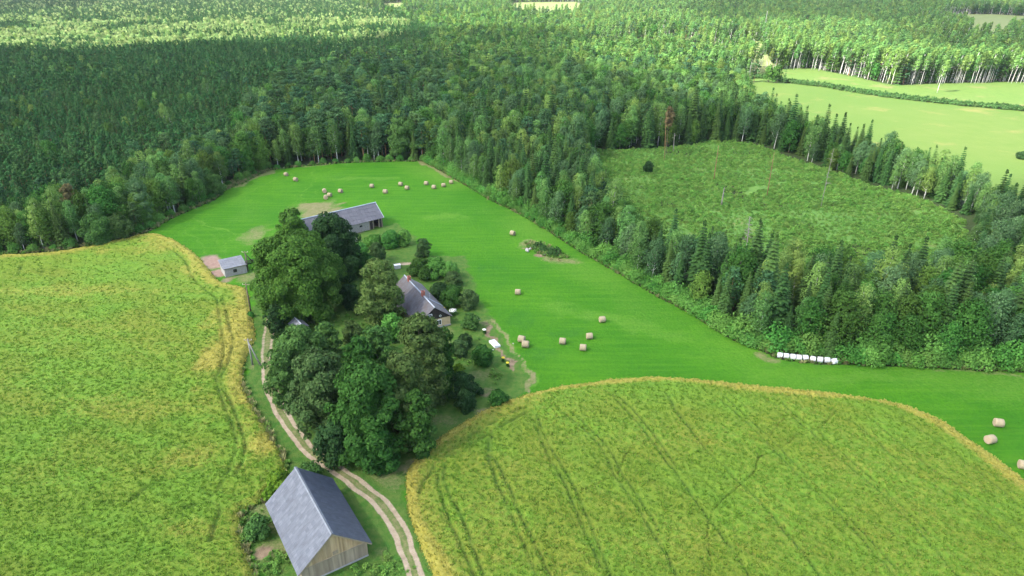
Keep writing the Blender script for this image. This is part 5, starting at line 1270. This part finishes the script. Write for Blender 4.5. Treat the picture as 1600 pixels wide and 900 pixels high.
for a, b_, nm in ((t1, t2, 'slack wire between the concrete and wooden poles'), (t2, t3, 'slack wire between the wooden pole and the shed pole')):
    m = MB(); pts = [a * (1 - t) + b_ * t - np.array([0, 0, 1.6 * t * (1 - t)]) for t in np.linspace(0, 1, 14)]; m.tube(pts, .012, 4); tag(m.build('power_line', M['dark_boards']), nm, 'wire')

# ------------------------------------------------------------------ clouds (high above and left of the view; they shade parts of the land)
def cloud_mat(T):
    s = NT('cloud_vapour'); tr = s.n('ShaderNodeBsdfTransparent'); tr.inputs[0].default_value = (1, 1, 1, 1)
    tl = s.n('ShaderNodeBsdfTranslucent'); tl.inputs[0].default_value = (.9, .9, .9, 1)
    mx = s.n('ShaderNodeMixShader'); mx.inputs[0].default_value = 1 - math.sqrt(T)
    s.l(tr.outputs[0], mx.inputs[1]); s.l(tl.outputs[0], mx.inputs[2]); s.l(mx.outputs[0], s.out.inputs[0]); return s.m
def cloud(poly_px, alt, T, label, step=24, seed=1, more=()):
    poly = np.vstack([GP(poly_px)] + ([np.array(more, float)] if more else [])); sh_ = np.array([TO_SUN.x, TO_SUN.y]) * alt / TO_SUN.z
    lo = poly.min(0) - 40; hi = poly.max(0) + 40; xs = np.arange(lo[0], hi[0], step); ys = np.arange(lo[1], hi[1], step); X, Y = np.meshgrid(xs, ys); P = np.c_[X.ravel(), Y.ravel()]
    wob = np.c_[(vnoise(P[:, 0], P[:, 1], 70, seed) - .5), (vnoise(P[:, 0], P[:, 1], 70, seed + 1) - .5)] * 130 + np.c_[(vnoise(P[:, 0], P[:, 1], 26, seed) - .5), (vnoise(P[:, 0], P[:, 1], 26, seed + 1) - .5)] * 30
    P2 = P + wob; ins = inside(P2, poly); d = np.where(ins, dist_line(P2, poly, True), 0)
    th = np.minimum(d, 90) * .6 * (.5 + vnoise(P[:, 0], P[:, 1], 60, seed + 4)) + vnoise(P[:, 0], P[:, 1], 20, seed + 5) * np.minimum(d, 20) * .5
    idx = np.arange(len(P)).reshape(X.shape); mm = ins.reshape(X.shape); q = mm[:-1, :-1] | mm[1:, :-1] | mm[:-1, 1:] | mm[1:, 1:]
    Q = np.c_[idx[:-1, :-1][q], idx[:-1, 1:][q], idx[1:, 1:][q], idx[1:, :-1][q]]
    n = len(P); top = np.c_[P + sh_, alt + th + .5]; bot = np.c_[P + sh_, alt - th * .25 - .5]
    V = np.vstack([top, bot]); Qa = np.vstack([Q, Q[:, ::-1] + n]); used = np.unique(Qa); rm = -np.ones(2 * n, int); rm[used] = np.arange(len(used))
    me = quads_mesh('cloud', V[used], rm[Qa], cloud_mat(T), smooth=True); tag(obj('cloud', me), label, 'cloud', None, 'structure')
cloud([(-1300, 160), (-600, 142), (0, 114), (150, 94), (330, 78), (480, 82), (600, 74), (700, 62), (780, 60), (880, 80), (930, 120), (1000, 162), (1090, 190), (1150, 205), (1240, 222), (1330, 246), (1430, 285), (1560, 350), (1800, 450)], 420, .2, 'broad thin cloud shading the farm and near woods', 16, 1, [(420, 60), (420, -200), (-500, -200), (-900, 200)])
cloud([(-600, 36), (0, 30), (110, 18), (200, 8), (260, -8), (260, -20), (-600, -20)], 420, .35, 'cloud shading the far upper left', 30, 5)
cloud([(1090, 22), (1200, 40), (1330, 52), (1450, 66), (1600, 96), (2000, 120), (2000, 30), (1500, 20), (1300, -2), (1120, -2)], 420, .3, 'cloud shading the far upper right', 24, 9)

# ------------------------------------------------------------------ haze: the humid air over the land
hb = MB(); hb.box((0, 900, 36), (5200, 4200, 74)); haze = hb.build('haze', None) if False else None
me = hb.mesh('haze', simple('tmp', (1, 1, 1), (1, 1, 1))); me.materials.clear()
hm = bpy.data.materials.new('haze_air'); hm.use_nodes = True; t = hm.node_tree; t.nodes.remove(t.nodes['Principled BSDF'])
pv = t.nodes.new('ShaderNodeVolumePrincipled'); pv.inputs['Color'].default_value = (.86, .93, 1, 1); pv.inputs['Density'].default_value = .00006; pv.inputs['Anisotropy'].default_value = .2
t.links.new(pv.outputs[0], t.nodes['Material Output'].inputs['Volume']); me.materials.append(hm)
tag(obj('haze', me), 'thin summer haze over the woods', 'haze', None, 'stuff')
